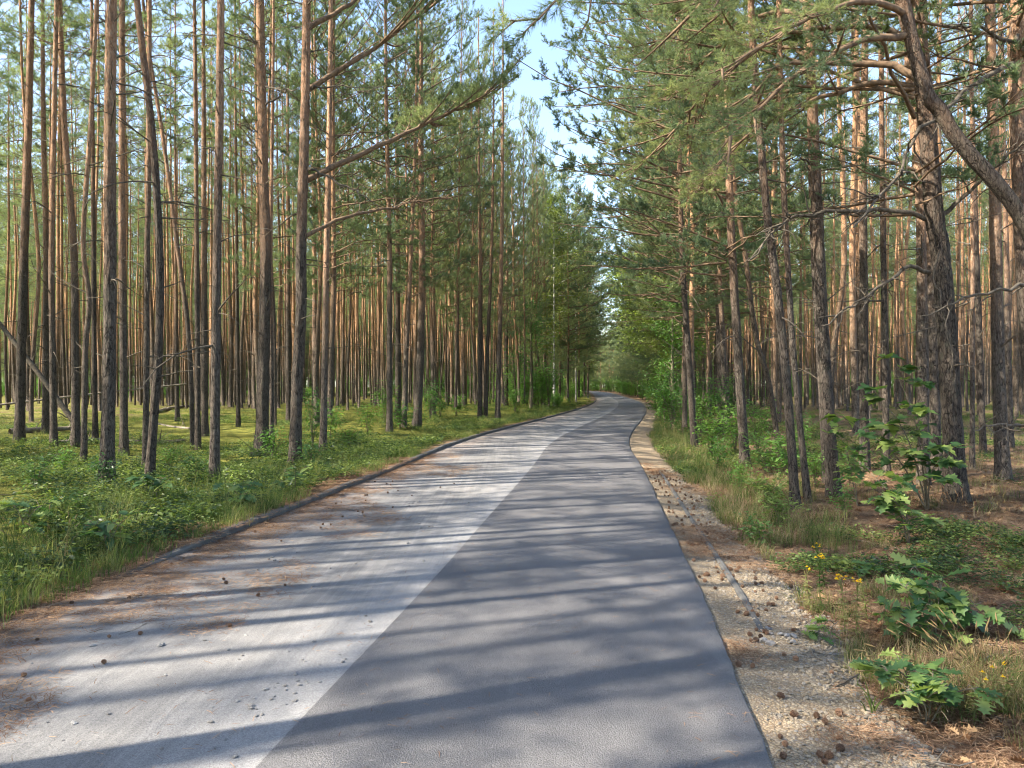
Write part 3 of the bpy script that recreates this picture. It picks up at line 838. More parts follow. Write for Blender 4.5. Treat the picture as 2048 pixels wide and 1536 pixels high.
own_pine((971, 843), [(976, 680), (983, 500), (986, 350)], 9, 'thin pine leaning right, the other one of a close pair by the left verge', cseed=0)
own_pine((995, 846), [(999, 680), (1003, 500), (1005, 342)], 11, 'roadside pine nearest the verge left of the road, reddish above', cseed=1, crown_scale=0.55)
own_pine((1012, 819), [(1013, 650), (1014, 500)], 9, 'slim pine behind the reddish verge pine, left of the road', cseed=2)
own_pine((1050, 810), [(1049, 650), (1047, 500)], 10, 'orange pine behind the bushy green shrubs of the left verge', cseed=0, crown='edge', turn=0.1, crown_scale=0.6)
own_pine((1087, 816), [(1090, 700), (1088, 560)], 9, 'mossy-footed pine at the left verge before the road bends', cseed=2, crown='edge', turn=0.0, crown_scale=0.65)

# --- right of the road
own_pine((1389, 891), [(1379, 739), (1367, 560), (1361, 400)], 14, 'pine nearest the gravel on the right, leaning slightly to the road', cseed=0, crown='edge', turn=PI, crown_scale=0.9)
own_pine((1444, 863), [(1439, 700), (1433, 500), (1428, 300)], 13, 'brown pine behind the first roadside pine on the right', cseed=1, crown='edge', turn=PI - 0.2, crown_scale=0.9)
own_pine((1453, 868), [(1447, 720), (1440, 560)], 12, 'dark pine touching the brown one behind the first right roadside pine', cseed=2)
own_pine((1490, 926), [(1478, 739), (1466, 534), (1460, 400)], 20, 'straight dark pine above the weedy right verge, trunk rusty halfway up', cseed=3, crown='edge', turn=PI + 0.2, segs=32, rings=220)
own_pine((1560, 912), [(1539, 773), (1512, 671), (1489, 500), (1470, 380)], 12, 'thin mossy pale tree leaning left between two right-hand pines', cseed=1, barkmat='bark_far')
own_pine((1591, 1008), [(1574, 773), (1553, 568), (1536, 444), (1522, 290), (1508, 120)], 19, 'near slim pine leaning left, left one of the close leaning pair', cseed=0, segs=32, rings=260, stubs=20, stub_len=(0.2, 0.8))
own_pine((1616, 1001), [(1597, 820), (1584, 671), (1574, 500), (1566, 330)], 14, 'near slim pine leaning left, right one of the close leaning pair', cseed=2, segs=28, rings=240, stubs=24, stub_len=(0.2, 0.8))
big_c, ax_c = own_pine((1668, 990), [(1650, 739), (1638, 500), (1628, 273), (1615, 0)], 27, 'thick pine with brick-red upper trunk, behind the tall oak sapling', cseed=3, segs=40, rings=300, stubs=20)
own_pine((1652, 968), [(1641, 760), (1633, 620), (1626, 480)], 13, 'dark thin pine pressed against the left side of the brick-red pine', d=12.6, cseed=4)
own_pine((1729, 946), [(1728, 700), (1727, 500), (1727, 342), (1732, 0)], 19, 'straight dark grey pine between the brick-red and the huge pine', cseed=1, segs=30, rings=220, stubs=22)
own_pine((1773, 955), [(1770, 700), (1767, 500), (1764, 250)], 14, 'slim brown pine right of the straight dark grey one', cseed=2)
own_pine((1847, 972), [(1846, 700), (1843, 500), (1840, 376), (1822, 170)], 23, 'sunlit pine half hidden behind the huge pine, on its left', cseed=0, segs=28, rings=200)
huge, ax_h = own_pine((1912, 1004), [(1898, 739), (1881, 500), (1871, 444), (1857, 273), (1842, 102), (1838, 0)], 42, 'huge dark pine with heavy limbs, thickest trunk on the right', cseed=3, crown='edge', turn=PI, crown_scale=1.1, segs=56, rings=420, rough=0.15, stubs=14)
own_pine((1874, 958), [(1868, 740), (1862, 560), (1850, 300)], 20, 'dark pine standing close behind the huge one', d=13.2, cseed=4)
own_pine((2006, 963), [(1997, 739), (1992, 500), (1990, 376), (1981, 0)], 27, 'solid straight pine near the right edge, standing in grass', cseed=1, segs=36, rings=260)
own_pine((1944, 942), [(1945, 700), (1946, 500), (1944, 200)], 10, 'pole-thin dark pine between the huge pine and the right edge', cseed=2)
own_pine((1966, 908), [(1960, 700), (1953, 500), (1946, 250)], 13, 'slim golden pine left of the solid pine at the right edge', cseed=3)
own_pine((2021, 902), [(2016, 700), (2013, 500), (2006, 200)], 13, 'slim golden pine right of the solid pine at the right edge', cseed=4)
edge_r, ax_r = own_pine((2085, 1012), [(2062, 740), (2048, 520), (2038, 300), (2036, 0)], 36, 'thick orange pine whose upper trunk fills the top right corner', cseed=2, crown='edge', turn=PI, segs=40, rings=300, stubs=10)
crooked, ax_k = own_pine((2150, 1090), [(2120, 800), (2092, 560), (2046, 440), (1982, 354), (1944, 312), (1906, 264), (1880, 219), (1856, 190), (1832, 110), (1806, 0), (1796, -80)], 36,
    'crooked pine with a bent sunlit stem crossing the upper right corner', d=8.6, cseed=0, segs=40, rings=420, stubs=6, stub_len=(0.15, 0.5), H=14.0, crown='forest')

# --- big limbs
FOL = dict(twigs=16, twig_len=0.55, shoots=5, nn=20, nl=0.062, nw=0.0075, sub=7, sub_len=0.9, upturn=0.45)
limb(big_b, [(613, 180), (697, 128), (765, 85), (827, 38), (871, 3), (910, -45)], 14.6, 0.055, dend=15.5, foliage=dict(FOL, start=0.45, twigs=24, sub=16, sub_len=1.3, nw=0.009), seed=1, wood='limb')
limb(big_b, [(612, 360), (697, 320), (782, 280), (851, 249), (919, 215), (960, 196), (985, 175)], 14.6, 0.06, dend=16.5, foliage=dict(FOL, start=0.5, twigs=26, sub=18, sub_len=0.95, nw=0.008), seed=2, wood='limb')
limb(big_b, [(608, 474), (680, 438), (748, 420), (810, 407), (871, 400), (926, 390)], 14.6, 0.05, dend=17, seed=3, wood='limb', twigs_dead=16)
limb(big_b, [(613, 58), (697, 8), (760, -40), (860, -90)], 14.6, 0.05, dend=16, foliage=dict(FOL, start=0.4), seed=4, wood='limb')
limb(big_b, [(610, 330), (680, 366), (722, 386), (758, 408)], 14.6, 0.03, dend=14, seed=5, twigs_dead=8)
limb(big_b, [(610, 175), (660, 174), (697, 172), (740, 188)], 14.6, 0.025, dend=14.2, seed=6, twigs_dead=8)
limb(big_a, [(531, 172), (565, 178), (598, 178)], 17.8, 0.03, dend=16.5, seed=7)
limb(big_a, [(527, 270), (505, 262), (488, 250)], 17.8, 0.03, seed=8)
limb(big_a, [(528, 345), (512, 330), (495, 318)], 17.8, 0.03, seed=9)
limb(big_a, [(523, 90), (500, 72), (478, 60)], 17.8, 0.03, seed=10)
limb(big_a, [(531, 210), (560, 190), (575, 160)], 17.8, 0.03, seed=11)
HF = dict(twigs=14, twig_len=0.55, shoots=4, nn=26, nl=0.055, nw=0.0050, sub=7, sub_len=0.8, upturn=0.35, droop=0.12, shoot_len=0.07)
limb(crooked, [(1826, 66), (1724, 79), (1656, 120), (1615, 133), (1553, 181), (1502, 232), (1440, 300)], 8.6, 0.04, dend=8.0, foliage=dict(HF, start=0.35), seed=21, wood='limb')
limb(crooked, [(1815, 30), (1760, 0), (1656, 20), (1587, 55), (1485, 116), (1420, 150)], 8.6, 0.035, dend=7.6, foliage=dict(HF, start=0.3), seed=22, wood='limb')
limb(crooked, [(1850, 180), (1820, 140), (1751, 126), (1649, 125), (1570, 133), (1502, 185), (1433, 232)], 8.7, 0.045, dend=9.4, foliage=dict(HF, start=0.4), seed=23, wood='limb')
limb(huge, [(1842, 90), (1768, 58), (1683, 55), (1628, 58), (1519, 72), (1440, 60)], 10.7, 0.05, dend=10.5, foliage=dict(HF, start=0.3, twigs=22), seed=24, wood='limb')
limb(huge, [(1838, 10), (1760, -40), (1640, -60), (1500, -30), (1380, 10)], 10.7, 0.05, dend=9.5, foliage=dict(HF, start=0.3, twigs=24, sub=12, sub_len=1.0), seed=25, wood='limb')
limb(huge, [(1856, 441), (1820, 426), (1724, 422), (1656, 424), (1587, 432), (1560, 451), (1500, 520)], 10.7, 0.045, dend=10.0, seed=26, twigs_dead=18)
limb(huge, [(1885, 430), (1950, 373), (1990, 332), (2045, 287), (2090, 250)], 10.7, 0.04, dend=9.8, seed=27)
limb(edge_r, [(2040, 123), (1980, 147), (1922, 191), (1881, 232), (1843, 253), (1816, 301), (1792, 359), (1751, 403), (1710, 455)], 10.3, 0.045, dend=8.4, seed=28, twigs_dead=20)
limb(huge, [(1860, 545), (1827, 532), (1785, 558), (1707, 609), (1649, 654)], 10.7, 0.04, dend=10.2, seed=29, twigs_dead=10)
limb(edge_r, [(2075, 560), (2045, 573), (1929, 596), (1844, 633)], 10.3, 0.035, dend=9.6, seed=30)
limb(edge_r, [(2080, 862), (2045, 850), (1997, 849), (1950, 862)], 10.3, 0.03, dend=9.4, seed=31)
limb(edge_r, [(2050, 60), (2010, 80), (1950, 50), (1880, 60)], 10.3, 0.035, dend=9.6, seed=32, twigs_dead=10)
limb(huge, [(1878, 505), (1870, 560), (1885, 620), (1900, 690), (1906, 760)], 10.35, 0.012, dend=10.2, seed=33, twigs_dead=4)
limb(big_c, [(1634, 330), (1600, 318), (1572, 322), (1562, 340)], 11.3, 0.02, dend=11, seed=34)
limb(big_c, [(1630, 185), (1590, 178), (1540, 200), (1480, 250)], 11.3, 0.035, dend=11.8, foliage=dict(HF, start=0.35), seed=35, wood='limb')
limb(big_c, [(1620, 40), (1560, 20), (1480, 60), (1400, 130), (1340, 200)], 11.3, 0.045, dend=12.5, foliage=dict(HF, start=0.25, twigs=26, sub=14, sub_len=1.2), seed=36, wood='limb')

limb(huge, [(1850, 175), (1760, 165), (1640, 195), (1540, 240), (1450, 310), (1390, 380)], 10.7, 0.04, dend=10.8, foliage=dict(HF, start=0.35, twigs=20, sub=10), seed=37, wood='limb')
limb(big_c, [(1624, 115), (1560, 95), (1460, 140), (1380, 220), (1320, 310)], 11.3, 0.04, dend=13.0, foliage=dict(HF, start=0.25, twigs=24, sub=14, sub_len=1.2), seed=38, wood='limb')
limb(big_c, [(1616, 5), (1540, -40), (1450, -30), (1380, 30), (1320, 90)], 11.3, 0.045, dend=13.0, foliage=dict(HF, start=0.25, twigs=26, sub=14, sub_len=1.0), seed=39, wood='limb')

# --- roadside pine beside the camera: its lowest branch hangs into the top of the picture
near_r, ax_n = own_pine((2300, 1400), [(2310, 900), (2300, 300), (2290, -200)], 60, 'needle sprays of a pine beside the viewer hanging in at the top centre', d=4.4, crown='forest', cseed=1, stubs=4)
SP = dict(twigs=8, twig_len=0.20, shoots=2, nn=85, nl=0.055, nw=0.0030, sub=0, upturn=0.0, droop=0.25, shoot_len=0.13, start=0.62)
limb(near_r, [(2292, -420), (1900, -380), (1500, -270), (1240, -150), (1140, -55), (1105, 0), (1078, 36), (1030, 46)], 4.4, 0.014, dend=3.9, foliage=dict(SP, twigs=14), seed=41, wood='limb', n=26)
limb(near_r, [(2292, -420), (1900, -390), (1520, -290), (1300, -180), (1190, -60), (1178, 0), (1184, 40)], 4.4, 0.012, dend=4.1, foliage=SP, seed=42, wood='limb', n=22)

# ------------------------------------------------------------------ the wood: individual pines and the far mass
def poisson(n_try, xr, yr, rmin, ok, pts, rng):
    cell = rmin; grid = {}
    for p in pts: grid.setdefault((int(p[0] // cell), int(p[1] // cell)), []).append(p)
    out = []
    X = rng.uniform(*xr, n_try); Y = rng.uniform(*yr, n_try)
    good = ok(X, Y)
    for x, y, g in zip(X, Y, good):
        if not g: continue
        cx, cyy = int(x // cell), int(y // cell)
        hit = False
        for a in (-1, 0, 1):
            for b in (-1, 0, 1):
                for q in grid.get((cx + a, cyy + b), ()):
                    if (q[0] - x) ** 2 + (q[1] - y) ** 2 < rmin * rmin: hit = True; break
                if hit: break
            if hit: break
        if not hit:
            grid.setdefault((cx, cyy), []).append((x, y)); out.append((x, y))
    return out
def beside(X, Y, gl, gr):
    return (X < L_edge(np.clip(Y, -60, 335)) - gl) | (X > R_edge(np.clip(Y, -60, 335)) + gr)
def in_view(X, Y): return (np.abs(X) < 0.70 * Y + 0.8) & (Y > 1)
def ok_near(X, Y):
    sx = 1024 + F_PX * X / np.maximum(Y, 0.1)
    left = X < L_edge(Y)
    lim = np.where(left, np.where(sx > 670, np.where(sx > 1010, 44, 31), 19.5), np.where(sx < 1360, 27, 17.5))
    return in_view(X, Y) & beside(X, Y, 2.2, 1.6) & (Y > lim)
rngp = np.random.default_rng(11)
near_pts = poisson(30000, (-50, 62), (17, 66), 1.75, ok_near, PINES, rngp)
near_pts.sort(key=lambda p: math.hypot(p[0], p[1]))
cut = 290 - len(PINES)
solo, rest = near_pts[:cut], near_pts[cut:]
rngt = np.random.default_rng(5)
LBL = {
    'L1': ('slim pine in the left wood among the second ranks behind the nearest trunks', 'pines in the second ranks of the left wood'),
    'L2': ('slender pine deep in the left wood, far behind the nearest trunks', 'slender pines deep in the left wood'),
    'L3': ('pine of the left roadside ranks where the road bends away', 'pines along the left verge towards the bend'),
    'R1': ('slim pine in the right wood among the second ranks behind the nearest trunks', 'pines in the second ranks of the right wood'),
    'R2': ('slender golden pine deep in the right wood, far behind the nearest trunks', 'slender pines deep in the right wood'),
    'R3': ('pine of the right roadside ranks where the road bends away', 'pines along the right verge towards the bend'),
}
ANCHOR = {True: [(39, 'outermost left pine'), (214, 'thick flaky pine'), (299, 'bowed near pine'), (429, 'near smooth brown pine'), (523, 'broad orange-topped pine'), (590, 'knobbly long-branched pine'),
                 (779, 'first left roadside pine'), (834, 'thick dark left roadside pine'), (960, 'bright orange verge pine')],
          False: [(1389, 'first right roadside pine'), (1490, 'straight dark roadside pine'), (1591, 'close leaning pair'), (1668, 'brick-red pine'), (1729, 'straight dark grey pine'), (1912, 'huge pine'), (2006, 'solid right-edge pine')]}
ORD = ['first', 'second', 'third', 'fourth', 'fifth', 'sixth', 'seventh', 'eighth', 'ninth', 'tenth', 'eleventh', 'twelfth', 'thirteenth', 'fourteenth', 'fifteenth', 'sixteenth', 'seventeenth',
       'eighteenth', 'nineteenth', 'twentieth', 'twenty-first', 'twenty-second', 'twenty-third', 'twenty-fourth', 'twenty-fifth', 'twenty-sixth', 'twenty-seventh', 'twenty-eighth']
ranked, along = {}, {}
for (x, y) in solo:
    left = x < L_edge(y)
    gap = (L_edge(y) - x) if left else (x - R_edge(y))
    h = rngt.uniform(0.90, 1.06); w = rngt.uniform(0.8, 1.25)
    root = link('pine_tree', None, None, (x, y, float(ground_z(x, y)) - 0.02), (rngt.normal() * 0.012, rngt.normal() * 0.015, rngt.random() * 2 * PI))
    ti = rngt.integers(len(FILLER_TRUNKS))
    link('trunk', FILLER_TRUNKS[ti], root, scale=(w, w, h))
    link('dead_twigs', FILLER_TWIGS[ti], root, scale=(1, 1, h))['kind'] = 'stuff'
    roadside = gap < (7.5 if left else 5.0)
    if roadside and (y > 22):
        k = rngt.integers(len(EDGE_CROWNS))
        root.rotation_euler[2] = (0.0 if left else PI) + rngt.normal() * 0.4
        sc = (0.40 if gap < 4 and y < 52 else 0.75) if left else 0.98
        link('crown', (EDGE_CROWNS if left else DENSE_CROWNS)[k % 3], root, (0, 0, 0), (0, 0, 0), (sc, sc, h * 1.02))
        key = ('L3' if left else 'R3')
    else:
        link('crown', FOREST_CROWNS[rngt.integers(len(FOREST_CROWNS))], root, (0, 0, 0), (0, 0, 0), (1, 1, h))
        key = ('L' if left else 'R') + ('1' if y < 30 else '2')
    tag(root, LBL[key][0], 'pine tree', LBL[key][1])
    if key[1] == '1':
        sx = 1024 + F_PX * x / y
        ax_, nm = min(ANCHOR[bool(left)], key=lambda a: abs(a[0] - sx))
        ranked.setdefault((nm, 'left' if sx < ax_ else 'right'), []).append((abs(sx - ax_), root))
    elif key[1] == '3':
        along.setdefault('left' if left else 'right', []).append((y, root))
for (nm, sd), lst in ranked.items():
    for k, (_, r_) in enumerate(sorted(lst, key=lambda q: q[0])):
        r_['label'] = f'slim pine farther back, {ORD[k]} such trunk {sd} of the {nm}'
for sd, lst in along.items():
    for k, (_, r_) in enumerate(sorted(lst, key=lambda q: q[0])):
        r_['label'] = f'{sd} roadside pine towards the bend, {ORD[min(k, 27)]} of these counting from the viewer'

for k, (yy, sd, off, sc) in enumerate([(57, 'left', 1.3, 0.8), (64, 'left', 1.0, 0.95), (71, 'left', 0.9, 1.0), (80, 'left', 0.9, 1.05), (92, 'left', 0.9, 1.1), (106, 'left', 1.0, 1.1),
                                       (47, 'right', 1.3, 1.0), (54, 'right', 1.2, 1.05), (61, 'right', 1.1, 1.05), (70, 'right', 1.1, 1.1)]):
    xx = float(L_edge(yy)) - off if sd == 'left' else float(R_edge(yy)) + 0.8 + off
    root = link('pine_tree', None, None, (xx, yy, float(ground_z(xx, yy)) - 0.02), (0, 0, (0 if sd == 'left' else PI) + 0.2 * math.sin(k * 2.0)))
    ti = k % len(FILLER_TRUNKS)
    link('trunk', FILLER_TRUNKS[ti], root, scale=(1.3, 1.3, 1.0)); link('dead_twigs', FILLER_TWIGS[ti], root)['kind'] = 'stuff'
    link('crown', DENSE_CROWNS[k % 3], root, (0, 0, 0), (0, 0, 0), (sc, sc, 1.0))
    tag(root, f'distant spreading pine at the {sd} road edge, {ORD[k if sd == "left" else k - 6]} of these towards the bend', 'pine tree', f'spreading pines at the {sd} road edge')

def scatter(name, sources, pts, rots, scls, idx, label, kind='stuff'):
    """One object whose geometry nodes set the given source meshes on the given points."""
    coll = bpy.data.collections.new(name + '_sources')
    for i, s in enumerate(sources):
        o = bpy.data.objects.new(f'{name}_source_{i:03d}', s)
        coll.objects.link(o)
    n = len(pts)
    me = bpy.data.meshes.new(name)
    me.vertices.add(n); me.vertices.foreach_set('co', np.asarray(pts, np.float32).ravel())
    a = me.attributes.new('rot', 'FLOAT_VECTOR', 'POINT'); a.data.foreach_set('vector', np.asarray(rots, np.float32).ravel())
    scls = np.asarray(scls, np.float32)
    if scls.ndim == 1: scls = np.repeat(scls[:, None], 3, 1)
    a = me.attributes.new('scl', 'FLOAT_VECTOR', 'POINT'); a.data.foreach_set('vector', scls.ravel())
    a = me.attributes.new('idx', 'INT', 'POINT'); a.data.foreach_set('value', np.asarray(idx, np.int32))
    ng = bpy.data.node_groups.new(name + '_nodes', 'GeometryNodeTree')
    ng.interface.new_socket('Geometry', in_out='INPUT', socket_type='NodeSocketGeometry')
    ng.interface.new_socket('Geometry', in_out='OUTPUT', socket_type='NodeSocketGeometry')
    gi = ng.nodes.new('NodeGroupInput'); go = ng.nodes.new('NodeGroupOutput')
    ci = ng.nodes.new('GeometryNodeCollectionInfo'); ci.inputs['Collection'].default_value = coll
    ci.inputs['Separate Children'].default_value = True; ci.inputs['Reset Children'].default_value = True
    ip = ng.nodes.new('GeometryNodeInstanceOnPoints'); ip.inputs['Pick Instance'].default_value = True
    for nm, ty, sock in (('rot', 'FLOAT_VECTOR', 'Rotation'), ('scl', 'FLOAT_VECTOR', 'Scale'), ('idx', 'INT', 'Instance Index')):
        na = ng.nodes.new('GeometryNodeInputNamedAttribute'); na.data_type = ty; na.inputs['Name'].default_value = nm
        ng.links.new(na.outputs['Attribute'], ip.inputs[sock])
    ng.links.new(gi.outputs[0], ip.inputs['Points']); ng.links.new(ci.outputs[0], ip.inputs['Instance'])
    ng.links.new(ip.outputs[0], go.inputs[0])
    o = link(name, me)
    md = o.modifiers.new('scatter', 'NODES'); md.node_group = ng
    tag(o, label, None, None, kind)
    return o

# the far wood (and what stands left of and behind the viewer, whose shadows fall on the road)
def ok_far(X, Y):
    return (in_view(X, Y) & beside(X, Y, 2.4, 2.2) & (Y >= 66))
far_pts = poisson(22000, (-95, 115), (66, 150), 2.1, ok_far, [], rngp)
far_pts += poisson(9000, (-30, 75), (150, 330), 2.2, lambda X, Y: beside(X, Y, 2.6, 2.4) & (np.abs(X - R_edge(np.clip(Y, -60, 335))) < 30), [], rngp)
side_pts = poisson(2600, (-36, -4.2), (-26, 34), 2.3, lambda X, Y: (~((np.abs(X) < 0.72 * Y + 2.0) & (Y > 0))) & (X < L_edge(Y) - 1.9), [], rngp)
side_pts += poisson(500, (-12.5, -4.0), (-9, 9), 1.45, lambda X, Y: (~((np.abs(X) < 0.72 * Y + 1.2) & (Y > 0))) & (X < L_edge(Y) - 1.5), side_pts, rngp)
allp = list(rest) + far_pts + side_pts
allp = np.array(allp)
nf = len(allp)
srcs = FAR_PINES + FAR_EDGE + SIDE_PINES
gap = np.where(allp[:, 0] < L_edge(np.clip(allp[:, 1], -60, 335)), L_edge(np.clip(allp[:, 1], -60, 335)) - allp[:, 0], allp[:, 0] - R_edge(np.clip(allp[:, 1], -60, 335)))
is_edge = ((gap < 5.0) & (allp[:, 1] > 50)) | (allp[:, 1] > 105)
isl = allp[:, 0] < L_edge(np.clip(allp[:, 1], -60, 335))
zz = ground_z(allp[:, 0], np.clip(allp[:, 1], -60, 335)) - 0.02
base = np.column_stack([allp, zz])
rz = np.where(is_edge, np.where(isl, 0, PI), rngt.random(nf) * 2 * PI)
rot = np.column_stack([rngt.normal(size=nf) * 0.012, rngt.normal(size=nf) * 0.012, rz])
h = rngt.uniform(0.9, 1.06, nf); w = rngt.uniform(0.85, 1.25, nf)
ix = np.where(is_edge, len(FAR_PINES) + rngt.integers(0, len(FAR_EDGE), nf), rngt.integers(0, len(FAR_PINES), nf))
ix[nf - len(side_pts):] = len(FAR_PINES) + len(FAR_EDGE) + rngt.integers(0, len(SIDE_PINES), len(side_pts))
scatter('pine_wood', srcs, base, rot, np.column_stack([w, w, h]), ix, 'mass of slender pines far back in the wood on both sides of the road')

# ------------------------------------------------------------------ broadleaf plants
def leaf_strip(half, fold=0.18, curl=0.12):
    """Leaf mesh data from a half outline (width, length) with rising length."""
    h = np.array(half, float)
    n = len(h)
    mid = np.column_stack([np.zeros(n), h[:, 1], -curl * h[:, 1] ** 2])
    r = np.column_stack([h[:, 0], h[:, 1], fold * np.abs(h[:, 0]) - curl * h[:, 1] ** 2])
    l = r * np.array([-1, 1, 1])
    v = np.vstack([mid, r, l])
    q = []
    for i in range(n - 1):
        q.append((i, n + i, n + i + 1, i + 1)); q.append((i + 1, 2 * n + i + 1, 2 * n + i, i))
    return v, np.array(q)
OAK = [(0.004, -0.16), (0.006, 0.0), (0.10, 0.06), (0.24, 0.17), (0.10, 0.235), (0.17, 0.30), (0.37, 0.42), (0.12, 0.475), (0.20, 0.55), (0.36, 0.66), (0.12, 0.70), (0.18, 0.78), (0.22, 0.86), (0.06, 0.88), (0.0, 1.0)]
OVAL = [(0.004, -0.15), (0.006, 0.0), (0.13, 0.12), (0.22, 0.30), (0.24, 0.50), (0.17, 0.74), (0.07, 0.92), (0.0, 1.0)]
MAPLE = [(0.004, -0.35), (0.006, 0.0), (0.22, 0.02), (0.34, 0.10), (0.26, 0.20), (0.55, 0.42), (0.40, 0.47), (0.44, 0.60), (0.20, 0.60), (0.24, 0.78), (0.10, 0.84), (0.0, 1.0)]
def leaf_mesh(name, half, mat, fold, curl):
    v, q = leaf_strip(half, fold, curl)
    return MB().add(v, None, q).mesh(name, [mat])
OAK_LEAVES = [leaf_mesh('oak_leaf', OAK, M['oakleaf'], f, c) for f, c in ((0.15, 0.15), (0.30, 0.35), (-0.12, 0.10), (0.45, 0.50), (0.22, -0.15))]
MAPLE_LEAVES = [leaf_mesh('maple_leaf', MAPLE, M['oakleaf'], f, c) for f, c in ((0.12, 0.15), (0.25, 0.35), (-0.10, 0.10), (0.40, 0.50))]

def frame_leaf(v, pos, d, up, size):
    d = unit(d); s = unit(np.cross(d, up)); u = np.cross(s, d)
    return pos + size * (v[:, :1] * s + v[:, 1:2] * d + v[:, 2:3] * u)

def eul(d, up):
    from mathutils import Matrix
    d = unit(d); s = unit(np.cross(d, up)); u = np.cross(s, d)
    return Matrix(((s[0], d[0], u[0]), (s[1], d[1], u[1]), (s[2], d[2], u[2]))).to_euler()

def leafy_plant(name, base, label, cat, stems, leaf_meshes, nleaf, size, seed, group=None, height=1.0, spread=0.5, stem_r=0.008, leaf_name='leaf'):
    """A sapling with every leaf an own piece. stems: tips relative to the base."""
    rng = np.random.default_rng(seed)
    root = tag(link(name, None, None, base), label, cat, group)
    mb = MB(); spots = []
    for k, tip in enumerate(stems):
        tip = np.array(tip, float)
        mid = tip * np.array([0.35, 0.35, 0.6]) + rng.normal(size=3) * 0.03
        P = smooth_path([np.array([0, 0, -0.05]), mid, tip], 12)
        tube(mb, P, np.linspace(stem_r, 0.0025, 12), 6, 0)
        nb = max(3, int(nleaf / len(stems) / 4))
        for b in range(nb):
            f = 0.35 + 0.65 * (b + 0.7 * rng.random()) / nb
            p = P[min(int(f * 11), 11)]
            az = rng.random() * 2 * PI
            bl = spread * rng.uniform(0.35, 1.0) * (1.15 - 0.6 * f)
            d = np.array([math.cos(az), math.sin(az), rng.uniform(0.0, 0.5)])
            q = p + unit(d) * bl
            bp = smooth_path([p, (p + q) / 2 + [0, 0, 0.03], q], 5)
            tube(mb, bp, np.linspace(0.004, 0.0018, 5), 4, 0, cap=False)
            spots.append((q, unit(q - p), 4 + rng.integers(0, 3))); spots.append((bp[2], unit(q - p), 2 + rng.integers(0, 2)))
        spots.append((P[-1], unit(P[-1] - P[-2]), 4))
    link('stem', mb.mesh('stem', [M['stem']]), root)
    cnt = 0
    order = rng.permutation(len(spots))
    for i in order:
        p, d, m = spots[i]
        for j in range(m):
            if cnt >= nleaf: return root
            a = rng.random() * 2 * PI
            ld = unit(d * 0.5 + np.array([math.cos(a), math.sin(a), rng.uniform(-0.35, 0.2)]))
            up = unit(np.array([rng.normal() * 0.25 - 0.12, rng.normal() * 0.25 - 0.18, 1.0]))
            sz = size * rng.uniform(0.65, 1.15)
            link(leaf_name, leaf_meshes[rng.integers(len(leaf_meshes))], root, p + ld * sz * 0.14, eul(ld, up), sz)
            cnt += 1
    return root

def gpt(px, py):
    d = depth_of(py)
    p = W(px, py, d)
    return np.array([p[0], p[1], float(ground_z(p[0], p[1]))])

leafy_plant('oak_sapling', gpt(1856, 1020), 'tallest broadleaf sapling with big lobed leaves in front of the huge pine', 'sapling',
            [(-0.25, -0.2, 1.25), (-0.75, -0.1, 1.55), (-0.45, 0.1, 1.95), (0.05, -0.5, 0.85), (-1.15, 0.1, 1.25)], MAPLE_LEAVES, 190, 0.19, 51, spread=0.55, stem_r=0.013)
leafy_plant('oak_sapling', gpt(1715, 1010), 'slim sapling with one dark slanted stem beside the brick-red pine', 'sapling',
            [(-0.3, 0.0, 1.1), (-0.1, -0.1, 0.75)], OAK_LEAVES, 70, 0.18, 52, spread=0.35, stem_r=0.009)
leafy_plant('oak_sapling', gpt(1818, 1082), 'low spreading oak sapling with a bare leaning stem, left of the huge pine', 'sapling',
            [(-0.15, 0.0, 0.40), (-0.45, -0.1, 0.62), (-0.30, 0.2, 0.72)], OAK_LEAVES, 100, 0.17, 53, spread=0.32, stem_r=0.008)
leafy_plant('oak_seedling', gpt(1870, 1258), 'broad dark oak seedling clump behind the dry grass, right foreground', 'seedling',
            [(-0.18, 0.1, 0.36), (0.12, 0.12, 0.40), (0.30, 0.0, 0.26), (-0.30, 0.0, 0.24), (0.05, 0.35, 0.42)], OAK_LEAVES, 120, 0.16, 54, spread=0.24, stem_r=0.005)
leafy_plant('oak_seedling', gpt(1850, 1400), 'bright green oak seedling nearest the gravel, lower right corner', 'seedling',
            [(-0.20, 0.12, 0.24), (0.05, 0.05, 0.24), (0.24, -0.05, 0.20), (-0.05, 0.2, 0.28)], OAK_LEAVES, 80, 0.13, 55, spread=0.20, stem_r=0.005)
leafy_plant('oak_seedling', gpt(1655, 1262), 'small dark seedling at the gravel edge below the yellow flowers', 'seedling',
            [(0.0, 0.0, 0.12), (0.08, 0.03, 0.16)], OAK_LEAVES, 14, 0.10, 56, spread=0.12, stem_r=0.004)
leafy_plant('oak_seedling', gpt(1760, 1140), 'seedling of few flat leaves left of the dark oak clump', 'seedling',
            [(0.0, 0.0, 0.16), (0.1, 0.0, 0.12)], OAK_LEAVES, 12, 0.17, 57, spread=0.18, stem_r=0.004)
leafy_plant('oak_seedling', gpt(2015, 1262), 'seedling of few leaves at the right edge beyond the dry grass', 'seedling',
            [(0.0, 0.0, 0.10)], OAK_LEAVES, 9, 0.14, 58, spread=0.16, stem_r=0.004)
